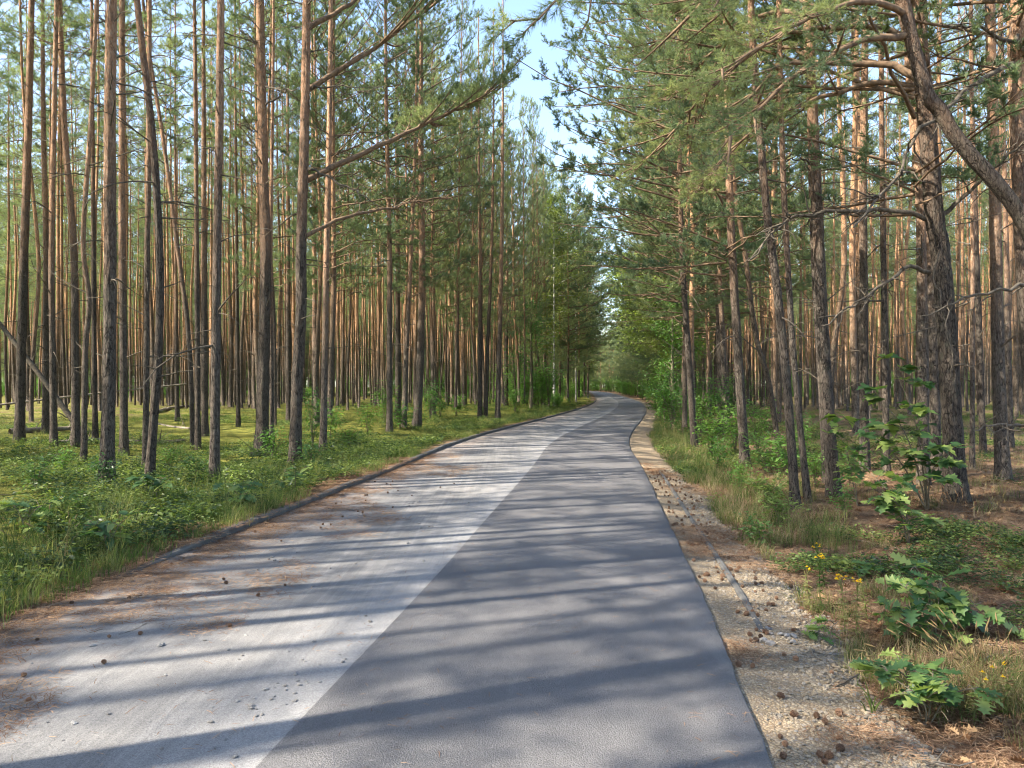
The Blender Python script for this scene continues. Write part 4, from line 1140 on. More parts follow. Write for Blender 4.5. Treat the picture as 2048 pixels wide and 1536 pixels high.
for k, (px, py, lab) in enumerate([
        (215, 1140, 'bright leafy seedling on the near left verge behind tall grass'), (480, 1040, 'leafy seedling between the near smooth brown pine and the kerb'),
        (310, 1030, 'seedling with pale leaves at the foot of the bowed pine'), (60, 1100, 'dark seedling at the left picture edge'),
        (590, 1000, 'seedling at the kerb right in front of the dark knobbly pine')]):
    leafy_plant('oak_seedling', gpt(px, py), lab, 'seedling', [(0.0, 0.0, 0.30), (0.15, 0.05, 0.36), (-0.16, 0.0, 0.33)], OAK_LEAVES[:2] if k % 2 else [leaf_mesh('oval_leaf', OVAL, M['oakleaf'], 0.2, 0.2)], 34, 0.16, 70 + k, spread=0.22, stem_r=0.005)

def shrub_mesh(seed, h, r, nleaf, size, mat, half=OVAL, nstem=6):
    rng = np.random.default_rng(seed)
    mb = MB()
    lv, lq = leaf_strip(half, 0.2, 0.2)
    for s in range(nstem):
        az = rng.random() * 2 * PI
        tip = np.array([math.cos(az) * r * rng.uniform(0.3, 0.9), math.sin(az) * r * rng.uniform(0.3, 0.9), h * rng.uniform(0.6, 1.0)])
        P = smooth_path([np.zeros(3), tip * [0.3, 0.3, 0.6], tip], 8)
        tube(mb, P, np.linspace(0.008, 0.002, 8) * (h ** 0.5), 4, 1, cap=False)
        for b in range(nleaf // nstem):
            f = 0.2 + 0.8 * rng.random() ** 0.7
            p = P[int(f * 7)] + unit(rng.normal(size=3)) * r * 0.42 * rng.random() ** 0.5 * np.array([1, 1, 0.55])
            a = rng.random() * 2 * PI
            d = np.array([math.cos(a), math.sin(a), rng.uniform(-0.4, 0.25)])
            up = unit(np.array([rng.normal() * 0.3, rng.normal() * 0.3, 1.0]))
            if p[2] < 0.02: p[2] = 0.02 + rng.random() * 0.1
            mb.add(frame_leaf(lv, p, d, up, size * rng.uniform(0.6, 1.15)), None, lq, 0)
    return mb
SHRUBS = [shrub_mesh(400 + i, 1.0, 0.62, 420, 0.095, None).mesh('foliage', [M['shrubleaf'], M['stem']]) for i in range(4)]
TALL = [shrub_mesh(420 + i, 2.6, 0.95, 850, 0.12, None, nstem=9).mesh('foliage', [M['shrubleaf'], M['stem']]) for i in range(3)]
DARKSHRUB = [shrub_mesh(440 + i, 0.55, 0.45, 300, 0.075, None).mesh('foliage', [M['oakleaf'], M['stem']]) for i in range(3)]
rs = np.random.default_rng(77)
def shrub(px, py, src, sc, label, group=None, hs=1.0):
    b = gpt(px, py)
    o = link('shrub', src, None, b, (0, 0, rs.random() * 6.28), (sc, sc, sc * hs))
    tag(o, label, 'shrub', group)
    return o
shrub(545, 930, SHRUBS[0], 0.85, 'green shrub at the foot of the broad orange-topped pine', hs=0.9)
shrub(213, 1000, DARKSHRUB[0], 0.7, 'leafy shoots wrapped round the foot of the thick flaky pine', hs=1.3)
shrub(625, 945, DARKSHRUB[1], 1.0, 'dark low shrub right of the knobbly pine foot')
shrub(700, 905, SHRUBS[1], 0.9, 'bright shrub in the gap between the knobbly pine and the roadside row', hs=0.7)
shrub(625, 905, TALL[0], 0.55, 'tall thin shrub with bright leaves behind the knobbly pine', hs=1.2)
shrub(800, 868, SHRUBS[2], 1.3, 'shrub at the foot of the first left roadside pines', hs=0.8)
shrub(860, 850, TALL[1], 0.75, 'tall bright shrub right of the thick dark left roadside pine')
shrub(770, 850, TALL[2], 0.8, 'tall sparse shrub left of the first roadside row pine')
shrub(912, 840, SHRUBS[3], 1.2, 'low shrub under the two close brown pines, left verge')
shrub(1060, 822, TALL[0], 1.0, 'big bushy shrub on the left verge beyond the reddish verge pine')
shrub(1030, 832, SHRUBS[0], 1.4, 'low bright shrub in front of the big bushy one on the left verge')
shrub(1120, 812, TALL[1], 0.9, 'last bushy shrub on the left verge before the bend')
shrub(400, 985, DARKSHRUB[2], 0.8, 'small dark shrub left of the near smooth brown pine')
shrub(480, 1000, DARKSHRUB[0], 0.75, 'small shrub between the near smooth brown pine and the kerb')
shrub(70, 1010, DARKSHRUB[1], 0.9, 'dark undergrowth shrub at the left edge, foot hidden')
shrub(150, 1060, DARKSHRUB[2], 0.6, 'low dark shrub left of the thick flaky pine near the verge')
shrub(1330, 846, TALL[2], 1.05, 'bushy green shrub at the right verge near the bend')
shrub(1365, 868, TALL[0], 0.75, 'bright bush left of the first right roadside pine')
shrub(1420, 905, SHRUBS[1], 1.2, 'wide bush between the first right roadside pine and the dark one')
shrub(1445, 880, TALL[1], 0.8, 'tall bush behind the first right roadside pine')
shrub(1310, 815, TALL[0], 1.2, 'distant bush right where the asphalt disappears behind the bend')
shrub(1530, 940, SHRUBS[2], 1.0, 'leafy bush right of the straight dark roadside pine', hs=0.9)
shrub(1540, 1000, DARKSHRUB[0], 1.0, 'dark leafy weed mound left of the leaning pair of pines')
shrub(1480, 975, SHRUBS[3], 0.55, 'low weed mound at the foot of the straight dark roadside pine')
shrub(1520, 1075, DARKSHRUB[1], 0.75, 'dark weed clump at the gravel edge halfway along the shoulder')
shrub(1630, 975, SHRUBS[0], 0.6, 'small bright bush between the leaning pair and the brick-red pine')
shrub(1560, 1035, DARKSHRUB[2], 0.85, 'dark green herb clump below the leaning pair of pines')
shrub(1690, 1030, SHRUBS[1], 0.42, 'small lit bush at the foot of the brick-red pine')

for k, (px, py, src, sc, lab) in enumerate([
        (1345, 862, TALL[1], 0.95, 'rounded bush right beside the gravel before the first right roadside pine'), (1400, 880, TALL[2], 0.85, 'bush directly behind the first right roadside pine foot'),
        (1470, 902, SHRUBS[0], 1.3, 'broad bush left of the straight dark roadside pine'), (1515, 905, TALL[0], 0.62, 'upright bush right behind the straight dark roadside pine'),
        (1575, 950, SHRUBS[3], 0.95, 'bush behind the close leaning pair of pines'), (1435, 935, SHRUBS[2], 0.75, 'low bush beside the gravel left of the straight dark roadside pine'),
        (1600, 925, TALL[1], 0.5, 'upright bush seen between the leaning pair and the brick-red pine'), (1320, 838, SHRUBS[1], 1.5, 'low broad bush at the right verge near the end of the gravel'),
        (1700, 975, SHRUBS[2], 0.7, 'bush between the brick-red and the straight dark grey pine'),
        (660, 890, SHRUBS[3], 1.0, 'bright bush just right of the slim lit pine foot'), (735, 880, SHRUBS[0], 1.0, 'bush left of the first left roadside pine foot'),
        (880, 846, SHRUBS[1], 1.2, 'bright bush on the verge right of the thick dark left roadside pine'), (965, 838, SHRUBS[2], 1.2, 'bush round the feet of the close verge pair'),
        (130, 960, SHRUBS[1], 0.5, 'small bright bush between the outermost left pine and the thick flaky one'), (340, 950, SHRUBS[2], 0.5, 'small bright bush right of the bowed pine foot')]):
    shrub(px, py, src, sc, lab)
def add_undergrowth():
    n = 420
    y = 48 + 270 * rs.random(n) ** 1.3
    lft = rs.random(n) < 0.45
    off = 0.8 + 5.0 * rs.random(n) ** 1.6
    x = np.where(lft, L_edge(y) - 0.8 - off, R_edge(y) + 0.6 + off)
    sc = rs.uniform(0.6, 1.25, n) * (1 + 0.003 * y)
    n2 = 1100
    y2 = rs.uniform(85, 150, n2); x2 = (rs.random(n2) * 2 - 1) * 0.72 * y2
    k2 = beside(x2, y2, 3, 3); x2, y2 = x2[k2], y2[k2]; n2 = len(x2)
    x = np.concatenate([x, x2]); y = np.concatenate([y, y2]); sc = np.concatenate([sc, rs.uniform(0.9, 1.7, n2)]); n = len(x)
    scatter('undergrowth', SHRUBS + TALL, np.column_stack([x, y, ground_z(x, y)]), np.column_stack([np.zeros(n), np.zeros(n), rs.random(n) * 6.28]), sc,
            np.where(rs.random(n) < 0.5, 4 + rs.integers(0, 3, n), rs.integers(0, 4, n)), 'distant green undergrowth along both verges towards the bend')
add_undergrowth()

def broad_tree(px_base, d, h, r, z0, label, leafmat, trunkmat, seed, nleaf=5200, size=0.13, cat='broadleaf tree', tr=0.10, name='broadleaf_tree', lean=(0, 0)):
    rng = np.random.default_rng(seed)
    x = (px_base - 1024) / F_PX * d; z = float(ground_z(x, d))
    root = tag(link(name, None, None, (x, d, z)), label, cat)
    mb = MB()
    P = smooth_path([np.array([0, 0, -0.2]), np.array([lean[0] * 0.3, lean[1] * 0.3, h * 0.45]), np.array([lean[0], lean[1], h * 0.95])], 24)
    tube(mb, P, np.linspace(tr, 0.012, 24), 10, 0, rough=0.08, seed=seed)
    cm = MB(); lv, lq = leaf_strip([(0.01, 0.0), (0.26, 0.45), (0.0, 1.0)], 0.25, 0.2)
    nb = 34
    for b in range(nb):
        f = z0 / h + (1 - z0 / h) * (b + rng.random()) / nb
        p = P[min(int(f * 23), 23)]
        az = rng.random() * 2 * PI
        Lb = r * math.sin(PI * (0.22 + 0.74 * (f - z0 / h) / (1 - z0 / h))) * rng.uniform(0.6, 1.15) + 0.2
        dd = np.array([math.cos(az), math.sin(az), rng.uniform(0.1, 0.8)])
        s = np.linspace(0, 1, 7)[:, None]
        bp = p + unit(dd) * Lb * s + np.array([0, 0, -0.15]) * Lb * s ** 2
        tube(mb, bp, np.linspace(0.025, 0.005, 7), 4, 0, cap=False)
        for q in range(nleaf // nb):
            f2 = 0.2 + 0.8 * rng.random()
            c = bp[int(f2 * 6)] + rng.normal(size=3) * np.array([0.26, 0.26, 0.17]) * (0.5 + r * 0.28)
            a = rng.random() * 2 * PI
            cm.add(frame_leaf(lv, c, np.array([math.cos(a), math.sin(a), rng.uniform(-0.6, 0.2)]), unit(np.array([rng.normal() * 0.4, rng.normal() * 0.4, 1])), size * rng.uniform(0.6, 1.2)), None, lq, 0)
    link('trunk', mb.mesh('trunk', [trunkmat]), root)
    link('crown', cm.mesh('crown', [leafmat]), root)
    return root
broad_tree(1375, 41, 9.0, 3.3, 3.0, 'dark green broadleaf tree leaning over the right side of the road', M['oakleaf'], M['stem'], 801, lean=(-3.6, 0), nleaf=12000, size=0.20)
broad_tree(1345, 33, 6.5, 1.6, 1.5, 'young broadleaf tree under the pines at the right verge', M['shrubleaf'], M['stem'], 802, nleaf=3600)
broad_tree(1108, 54, 16.0, 2.5, 4.5, 'tall pale green birch above the left verge in the middle distance', M['birchleaf'], M['birch'], 803, nleaf=9000, size=0.17, cat='birch', name='birch_tree')
broad_tree(1152, 70, 18.0, 2.8, 4.5, 'second birch farther along the left verge near the bend', M['birchleaf'], M['birch'], 804, nleaf=6000, size=0.18, cat='birch', name='birch_tree')
broad_tree(1176, 92, 20.0, 3.3, 4.0, 'third and farthest birch, pale green, closing the view over the road', M['birchleaf'], M['birch'], 806, nleaf=8000, size=0.24, cat='birch', name='birch_tree')
broad_tree(1352, 56, 13.0, 3.4, 3.0, 'light green broadleaf tree behind the dark overhanging one on the right', M['birchleaf'], M['stem'], 807, nleaf=9000, size=0.18, lean=(-1.8, 0))
broad_tree(1345, 84, 15.0, 4.0, 2.0, 'distant broadleaf tree on the right where the road disappears', M['shrubleaf'], M['stem'], 808, nleaf=8000, size=0.24, lean=(-3.0, 0))
broad_tree(1062, 47, 7.0, 1.8, 1.5, 'young broadleaf tree among the shrubs of the left verge', M['shrubleaf'], M['stem'], 805, nleaf=3600)

# ------------------------------------------------------------------ ground cover, grass, litter, gravel
def grass_mesh(seed, n, h, lean, w, mat, r=0.06):
    rng = np.random.default_rng(seed); mb = MB()
    for k in range(n):
        az = rng.random() * 2 * PI; p0 = np.array([rng.normal() * r, rng.normal() * r, -0.01])
        L = h * rng.uniform(0.45, 1.1); ln = lean * rng.uniform(0.2, 1.2)
        d = np.array([math.cos(az), math.sin(az), 0]); s = np.array([-d[1], d[0], 0])
        t = np.array([0, 0.4, 0.75, 1.0])
        c = p0 + d * (ln * L * t ** 2)[:, None] + np.array([0, 0, 1.0]) * (L * (t - 0.28 * ln * t ** 2))[:, None]
        ww = w * np.array([1, 0.85, 0.5, 0.0])
        v = np.vstack([c[:3] - s * ww[:3, None] / 2, c[:3] + s * ww[:3, None] / 2, c[3:]])
        mb.add(v, [(2, 5, 6)], [(0, 3, 4, 1), (1, 4, 5, 2)])
    return mb.mesh('grass', [mat])
GRASS = [grass_mesh(500 + i, 22, 0.20 + 0.05 * (i % 3), 0.7, 0.0045, M['grass']) for i in range(5)]
TALLG = [grass_mesh(510 + i, 20, 0.50, 0.6, 0.0045, M['grass']) for i in range(3)]
DRYG = [grass_mesh(520 + i, 24, 0.30, 1.0, 0.0035, M['drygrass']) for i in range(4)]

def herb_mesh(seed, n, r, h, size, mat):
    rng = np.random.default_rng(seed); mb = MB()
    lv, lq = leaf_strip([(0.005, -0.1), (0.22, 0.25), (0.24, 0.55), (0.0, 1.0)], 0.25, 0.15)
    for k in range(n):
        a = rng.random() * 2 * PI; rr = r * math.sqrt(rng.random())
        p = np.array([math.cos(a) * rr, math.sin(a) * rr, h * rng.uniform(0.2, 1.0) * (1 - 0.5 * (rr / r) ** 2)])
        b = rng.random() * 2 * PI
        mb.add(frame_leaf(lv, p, np.array([math.cos(b), math.sin(b), rng.uniform(-0.3, 0.5)]), unit(np.array([rng.normal() * 0.35, rng.normal() * 0.35, 1])), size * rng.uniform(0.6, 1.2)), None, lq)
    return mb.mesh('herb', [mat])
HERBS = [herb_mesh(530 + i, 60, 0.24, 0.20, 0.045, M['herb']) for i in range(4)] + [herb_mesh(540 + i, 30, 0.20, 0.20, 0.062, M['herb']) for i in range(3)]

def litter_mesh(seed, n, r):
    rng = np.random.default_rng(seed); mb = MB()
    for k in range(n):
        a = rng.random() * 2 * PI; rr = r * rng.random() ** 0.6; b = rng.random() * 2 * PI
        p = np.array([math.cos(a) * rr, math.sin(a) * rr, 0.004 + 0.012 * rng.random()])
        d = np.array([math.cos(b), math.sin(b), rng.normal() * 0.12]); s = np.array([-d[1], d[0], 0.3]) * 0.0014
        L = rng.uniform(0.04, 0.075)
        q = p + d * L / 2 + s * 2
        v = [p - s, p + s, q - s, q + s, p + d * L]
        mb.add(v, [(2, 3, 4)], [(0, 1, 3, 2)])
    return mb.mesh('litter', [M['litter']])
LITTER = [litter_mesh(550 + i, 46, 0.14) for i in range(5)]

def stone_mesh(seed, mat, flat=0.6, smooth=False):
    import bmesh
    rng = np.random.default_rng(seed)
    bm = bmesh.new(); bmesh.ops.create_icosphere(bm, subdivisions=1, radius=1.0)
    ax = rng.uniform(0.65, 1.25, 3); ax[2] *= flat
    for v in bm.verts:
        k = rng.uniform(0.72, 1.15)
        v.co = (v.co[0] * ax[0] * k, v.co[1] * ax[1] * k, v.co[2] * ax[2] * k)
    me = bpy.data.meshes.new('stone'); bm.to_mesh(me); bm.free()
    me.materials.append(mat)
    return me
GRAVEL = [stone_mesh(560 + i, M['gravel'], 0.55) for i in range(10)]
CHIPS = [stone_mesh(580 + i, M['chip'], 0.5) for i in range(6)]

rg = np.random.default_rng(123)
def rand_rot(n, tilt=0.1): return np.column_stack([rg.normal(size=n) * tilt, rg.normal(size=n) * tilt, rg.random(n) * 2 * PI])
def place_z(x, y): return ground_z(x, np.clip(y, -60, 335))
def trunks_clear(x, y): return np.ones(len(x), bool)

# left floor herbs: denser and brighter towards the verge
def field(n, y0, y1, power, xfun):
    y = y0 + (y1 - y0) * rg.random(n) ** power
    return xfun(y), y
def add_left_herbs():
    n = 17000
    x, y = field(n, 3.6, 62, 1.7, lambda y: L_edge(y) - 0.15 - (0.72 * y + 6) * rg.random(len(y)) ** 1.25)
    m = (np.abs(x) < 0.72 * y + 1.5)
    u = L_edge(y) - x
    dens = fbm(x * 0.42, y * 0.42, 41) + 0.35 * np.exp(-u / 2.5) - 0.012 * np.clip(u - 10, 0, 30)
    m &= (dens > 0.55) & (u > 0.25 + 0.25 * vnoise(y * 2, y * 0, 3))
    x, y = x[m], y[m]; n = len(x)
    sc = rg.uniform(0.55, 1.25, n) * (0.75 + 0.4 * fbm(x * 0.8, y * 0.8, 7))
    scatter('ground_herbs', HERBS, np.column_stack([x, y, place_z(x, y)]), rand_rot(n), sc, rg.integers(0, len(HERBS), n), 'low green herbs and bilberry covering the forest floor on the left')
add_left_herbs()
def add_right_herbs():
    n = 15000
    x, y = field(n, 3.2, 62, 1.6, lambda y: sh_right(y) + 0.05 + (0.62 * y + 1.0) * rg.random(len(y)) ** 1.3)
    m = (np.abs(x) < 0.72 * y + 1.0)
    u = x - sh_right(y)
    near = np.clip((y - 9) / 8, 0, 1)
    dens = fbm(x * 0.5, y * 0.5, 61) + 0.42 * np.exp(-u / 1.8) * (0.1 + 0.9 * near) - 0.12 * (1 - near)
    m &= (dens > 0.50)
    x, y = x[m], y[m]; n = len(x)
    sc = rg.uniform(0.5, 1.15, n) * (0.65 + 0.35 * np.clip((y - 4) / 10, 0, 1))
    scatter('ground_herbs', HERBS, np.column_stack([x, y, place_z(x, y)]), rand_rot(n), sc, rg.integers(0, len(HERBS), n), 'patchy green herbs on the forest floor on the right')
add_right_herbs()
def add_grass():
    # left verge
    n = 4200
    x, y = field(n, 3.4, 75, 1.9, lambda y: L_edge(y) - 0.10 - 2.2 * rg.random(len(y)) ** 1.5)
    m = (np.abs(x) < 0.72 * y + 1) & (fbm(x * 1.1, y * 0.8, 71) > 0.50)
    x, y = x[m], y[m]
    xs, ys = [x], [y]; idx = [rg.integers(0, 5, len(x))]; sc = [rg.uniform(0.5, 1.2, len(x))]
    # tall tufts on the near left
    n = 130
    y = rg.uniform(4.2, 13, n); x = L_edge(y) - 0.25 - 1.8 * rg.random(n)
    xs.append(x); ys.append(y); idx.append(5 + rg.integers(0, 3, n)); sc.append(rg.uniform(0.5, 1.0, n))
    # inside the left wood
    n = 5200
    x, y = field(n, 8, 60, 1.5, lambda y: L_edge(y) - 1.5 - (0.72 * y) * rg.random(len(y)))
    m = (np.abs(x) < 0.72 * y + 1) & (fbm(x * 0.6, y * 0.6, 75) > 0.48)
    x, y = x[m], y[m]; xs.append(x); ys.append(y); idx.append(rg.integers(0, 5, len(x))); sc.append(rg.uniform(0.5, 1.0, len(x)))
    X = np.concatenate(xs); Y = np.concatenate(ys); I = np.concatenate(idx); S = np.concatenate(sc)
    scatter('verge_grass', GRASS + TALLG, np.column_stack([X, Y, place_z(X, Y)]), rand_rot(len(X)), S, I, 'green grass along the left verge and between the left trunks')
    # right verge
    n = 4600
    x, y = field(n, 3.0, 75, 1.9, lambda y: sh_right(y) - 0.05 + (0.9 + 0.06 * y) * rg.random(len(y)) ** 1.2)
    m = (np.abs(x) < 0.72 * y + 0.7) & (fbm(x * 1.3, y * 1.0, 81) > np.where(y < 10, 0.53, 0.38))
    x, y = x[m], y[m]
    xs, ys = [x], [y]; I = rg.integers(0, 5, len(x))
    dry = rg.random(len(x)) < np.where(y < 14, 0.35, 0.2)
    I = np.where(dry, 8 + rg.integers(0, 4, len(x)), I); S = rg.uniform(0.5, 1.15, len(x)) * np.where(y < 9, 0.7, 1.0)
    n = 300
    y2 = 8 + 24 * rg.random(n) ** 1.4; x2 = sh_right(y2) + 0.05 + 0.9 * rg.random(n)
    n3 = 2800
    x3, y3 = field(n3, 3.6, 45, 1.6, lambda y: sh_right(y) + 0.4 + (0.60 * y) * rg.random(len(y)))
    m = (np.abs(x3) < 0.72 * y3 + 0.7) & (fbm(x3 * 0.7, y3 * 0.7, 85) > np.where(y3 < 10, 0.52, 0.44))
    x3, y3 = x3[m], y3[m]
    I3 = np.where(rg.random(len(x3)) < 0.62, 8 + rg.integers(0, 4, len(x3)), rg.integers(0, 5, len(x3)))
    X = np.concatenate([x, x2, x3]); Y = np.concatenate([y, y2, y3])
    I = np.concatenate([I, np.where(rg.random(n) < 0.4, 8 + rg.integers(0, 4, n), 5 + rg.integers(0, 3, n)), I3])
    S = np.concatenate([S, rg.uniform(0.6, 1.1, n), rg.uniform(0.45, 1.0, len(x3)) * np.where(y3 < 9, 0.7, 1.0)])
    scatter('verge_grass', GRASS + TALLG + DRYG, np.column_stack([X, Y, place_z(X, Y)]), rand_rot(len(X)), S, I, 'green and straw-coloured grass along the right verge and under the right pines')
add_grass()
def add_litter():
    # needles on the pale road's edge, on the gravel, and on the forest floor at right
    y = 2.6 + 15 * rg.random(2000) ** 1.5
    x = L_edge(y) + 0.0 + 1.5 * rg.random(len(y)) ** 2.3
    m = fbm(x * 1.6, y * 1.1, 91) + 0.25 * np.exp(-(x - L_edge(y)) / 0.4) + 0.08 * (y < 6.5) > 0.54
    x, y = x[m], y[m]; z = np.full(len(x), 0.043)
    y2 = 2.6 + 14 * rg.random(1500) ** 1.5; x2 = R_edge(y2) + 0.06 + 0.8 * rg.random(len(y2))
    m = fbm(x2 * 2, y2 * 1.5, 93) > 0.56
    x2, y2 = x2[m], y2[m]; z2 = sh_z(x2, y2) + 0.012
    y3 = 3.2 + 16 * rg.random(6500) ** 1.3; x3 = sh_right(y3) + 0.05 + (0.45 * y3 + 0.8) * rg.random(len(y3)); z3 = place_z(x3, y3) + 0.004
    y4 = 4 + 12 * rg.random(1400); x4 = L_edge(y4) - 0.05 - 0.5 * rg.random(len(y4)); z4 = place_z(x4, y4)
    X = np.concatenate([x, x2, x3, x4]); Y = np.concatenate([y, y2, y3, y4]); Z = np.concatenate([z, z2, z3, z4]); n = len(X)
    scatter('needle_litter', LITTER, np.column_stack([X, Y, Z]), rand_rot(n, 0.05), rg.uniform(0.6, 1.3, n), rg.integers(0, len(LITTER), n), 'rust-brown fallen pine needles on the road edge, gravel and forest floor')
add_litter()
def add_debris():
    sparse = [litter_mesh(750 + i, 7, 0.32) for i in range(4)]
    tw = []
    for i in range(5):
        r_ = np.random.default_rng(760 + i); mbt = MB()
        L = r_.uniform(0.12, 0.4)
        P = np.linspace(0, 1, 6)[:, None] * np.array([L, 0, 0]) + r_.normal(size=(6, 3)) * np.array([0.004, 0.012, 0.004]) + np.array([-L / 2, 0, 0.006])
        tube(mbt, P, np.linspace(0.005, 0.0018, 6), 5, 0)
        if i % 2: tube(mbt, P[3] + np.linspace(0, 1, 4)[:, None] * np.array([L * 0.3, L * 0.22, 0.01]), np.linspace(0.003, 0.001, 4), 4, 0)
        tw.append(mbt.mesh('twig', [M['log'] if i % 2 else M['dead']]))
    y = 2.6 + 13 * rg.random(240) ** 1.4; x = L_edge(y) + (R_edge(y) - L_edge(y)) * rg.random(240)
    z = np.where(x > M_edge(y), 0.042, 0.040)
    y2 = 3 + 17 * rg.random(650) ** 1.2; rt = rg.random(650) < 0.6
    x2 = np.where(rt, sh_right(y2) - 0.3 + (0.5 * y2 + 0.6) * rg.random(650), L_edge(y2) + 0.9 - (0.5 * y2 + 1.0) * rg.random(650) ** 1.4)
    z2 = np.where(x2 > L_edge(y2), np.where(x2 > R_edge(y2), place_z(x2, y2) + 0.03 * (x2 < sh_right(y2)), 0.040), place_z(x2, y2))
    X = np.concatenate([x, x2]); Y = np.concatenate([y, y2]); Z = np.concatenate([z, z2]); n = len(X)
    I = np.concatenate([rg.integers(0, 4, 240), 4 + rg.integers(0, 5, 650)])
    S = np.concatenate([rg.uniform(0.7, 1.2, 240), np.where((x2 > L_edge(y2)) & (x2 < R_edge(y2)), 0.4, rg.uniform(0.6, 1.6, 650))])
    scatter('twig_debris', sparse + tw, np.column_stack([X, Y, Z]), np.column_stack([np.zeros(n), np.zeros(n), rg.random(n) * 6.28]), S, I, 'scattered dry twigs and single needles on road, verges and forest floor')
    dl = [leaf_mesh('dead_leaf', OAK, M['deadleaf'], f, c) for f, c in ((0.5, 0.5), (0.9, 0.2), (-0.6, 0.4))]
    n = 2600
    y = 3.2 + 15 * rg.random(n) ** 1.25; x = sh_right(y) + 0.1 + (0.5 * y + 0.8) * rg.random(n)
    m = fbm(x * 0.8, y * 0.8, 97) > 0.42
    x, y = x[m], y[m]; n = len(x)
    scatter('leaf_litter', dl, np.column_stack([x, y, place_z(x, y) + 0.015]), np.column_stack([rg.normal(size=n) * 0.35, rg.normal(size=n) * 0.35, rg.random(n) * 6.28]), rg.uniform(0.05, 0.11, n), rg.integers(0, 3, n), 'curled brown dead leaves on the forest floor at right')
add_debris()
def add_gravel():
    n = 22000
    y = 2.5 + 13 * rg.random(n) ** 1.8; f = rg.random(n)
    x = R_edge(y) + 0.05 + (sh_right(y) - R_edge(y) + 0.06) * f
    keep = rg.random(n) < 0.35 + 0.65 * f
    x, y, f = x[keep], y[keep], f[keep]; n = len(x)
    s = 0.0045 + 0.014 * rg.random(n) ** 2.6 * (0.4 + f)
    scatter('gravel', GRAVEL, np.column_stack([x, y, sh_z(x, y) + s * 0.25]), rg.random((n, 3)) * np.array([0.5, 0.5, 6.28]), s, rg.integers(0, len(GRAVEL), n), 'loose pale limestone gravel on the right shoulder')
add_gravel()

# ------------------------------------------------------------------ cones, stones, twigs
def cone_mesh(seed):
    rng = np.random.default_rng(seed); mb = MB()
    L = 0.042; R = 0.017
    zs = np.linspace(0, L, 7); prof = R * np.sin(np.clip(zs / L * 0.86 + 0.14, 0, 1) * PI) * 0.50 + 0.002
    tube(mb, np.column_stack([zs - L / 2, zs * 0, zs * 0]), prof, 8, 0)
    k = 46
    for i in range(k):
        f = (i + 0.5) / k; a = i * 2.399963
        x = (f - 0.5) * L; r = R * math.sin((f * 0.86 + 0.14) * PI) * 0.50
        er = np.array([0, math.cos(a), math.sin(a)]); et = np.array([0, -math.sin(a), math.cos(a)]); ex = np.array([1.0, 0, 0])
        p = ex * x + er * r
        out = p + er * R * 0.80 + ex * 0.003
        w = 0.0058
        mb.add([p - et * w * 0.6, p + et * w * 0.6, out + et * w, out - et * w, out + ex * 0.004 - er * 0.003], [(3, 2, 4), (0, 3, 4), (1, 4, 2)], [(0, 1, 2, 3)])
    return mb.mesh('pine_cone', [M['cone']], smooth=False)
CONES = [cone_mesh(600 + i) for i in range(3)]
rc = np.random.default_rng(99)
def put_cone(x, y, z, label, group, k=1.0):
    o = link('pine_cone', CONES[rc.integers(3)], None, (x, y, z + 0.014), (rc.random() * 6.28, rc.normal() * 0.25, rc.random() * 6.28), rc.uniform(0.5, 0.88) * k)
    tag(o, label, 'pine cone', group)
n_c = 0
while n_c < 235:
    y = 3.0 + 12 * rc.random() ** 1.15
    a = float(R_edge(y)); b = float(sh_right(y))
    u = abs(rc.normal(0.33, 0.17)) if rc.random() < 0.55 else rc.uniform(0.06, b - a)
    if u < 0.05 or u > b - a: continue
    x = a + u
    near = 'near' if y < 5.2 else 'far'
    if near == 'near' and rc.random() < 0.45: continue
    put_cone(x, y, float(sh_z(x, y)), 'brown pine cone lying on the gravel right of the asphalt' + (', in the foreground' if near == 'near' else ', farther up the shoulder'),
             'cones on the near gravel' if near == 'near' else 'cones farther along the gravel shoulder')
    n_c += 1
for k in range(50):
    y = 3.6 + 9 * rc.random(); x = float(L_edge(y)) + 0.1 + 1.5 * rc.random() ** 1.6
    put_cone(x, y, 0.041, 'reddish pine cone lying on the pale road near its left edge', 'cones on the pale road', 0.8)
def put_stone(x, y, z, s, label, group):
    o = link('stone', CHIPS[rc.integers(len(CHIPS))], None, (x, y, z + s * 0.28), (rc.normal() * 0.2, rc.normal() * 0.2, rc.random() * 6.28), s)
    tag(o, label, 'stone', group)
for k in range(150):
    y = 2.9 + 8 * rc.random() ** 1.4; f = rc.random() ** 1.3
    x = float(L_edge(y) + (M_edge(y) - L_edge(y) - 0.1) * f)
    put_stone(x, y, 0.040, 0.008 + 0.016 * rc.random() ** 2, 'small loose grey stone lying on the pale road', 'stones on the pale road')
for k in range(30):     # the trail of chips by the asphalt joint
    t = rc.random(); p = gpt(480 + 200 * t + rc.normal() * 25, 1440 - 110 * t + rc.normal() * 18)
    put_stone(p[0], p[1], 0.040, 0.008 + 0.010 * rc.random(), 'grey stone chip in the loose trail beside the asphalt joint', 'stone chips by the asphalt joint')
for k in range(9):
    p = gpt(1555 + rc.normal() * 22, 1262 + rc.normal() * 9)
    put_stone(p[0], p[1], float(sh_z(p[0], p[1])), rc.uniform(0.022, 0.036), 'larger stone in the small heap beside the half-buried edging', 'stones heaped beside the edging')

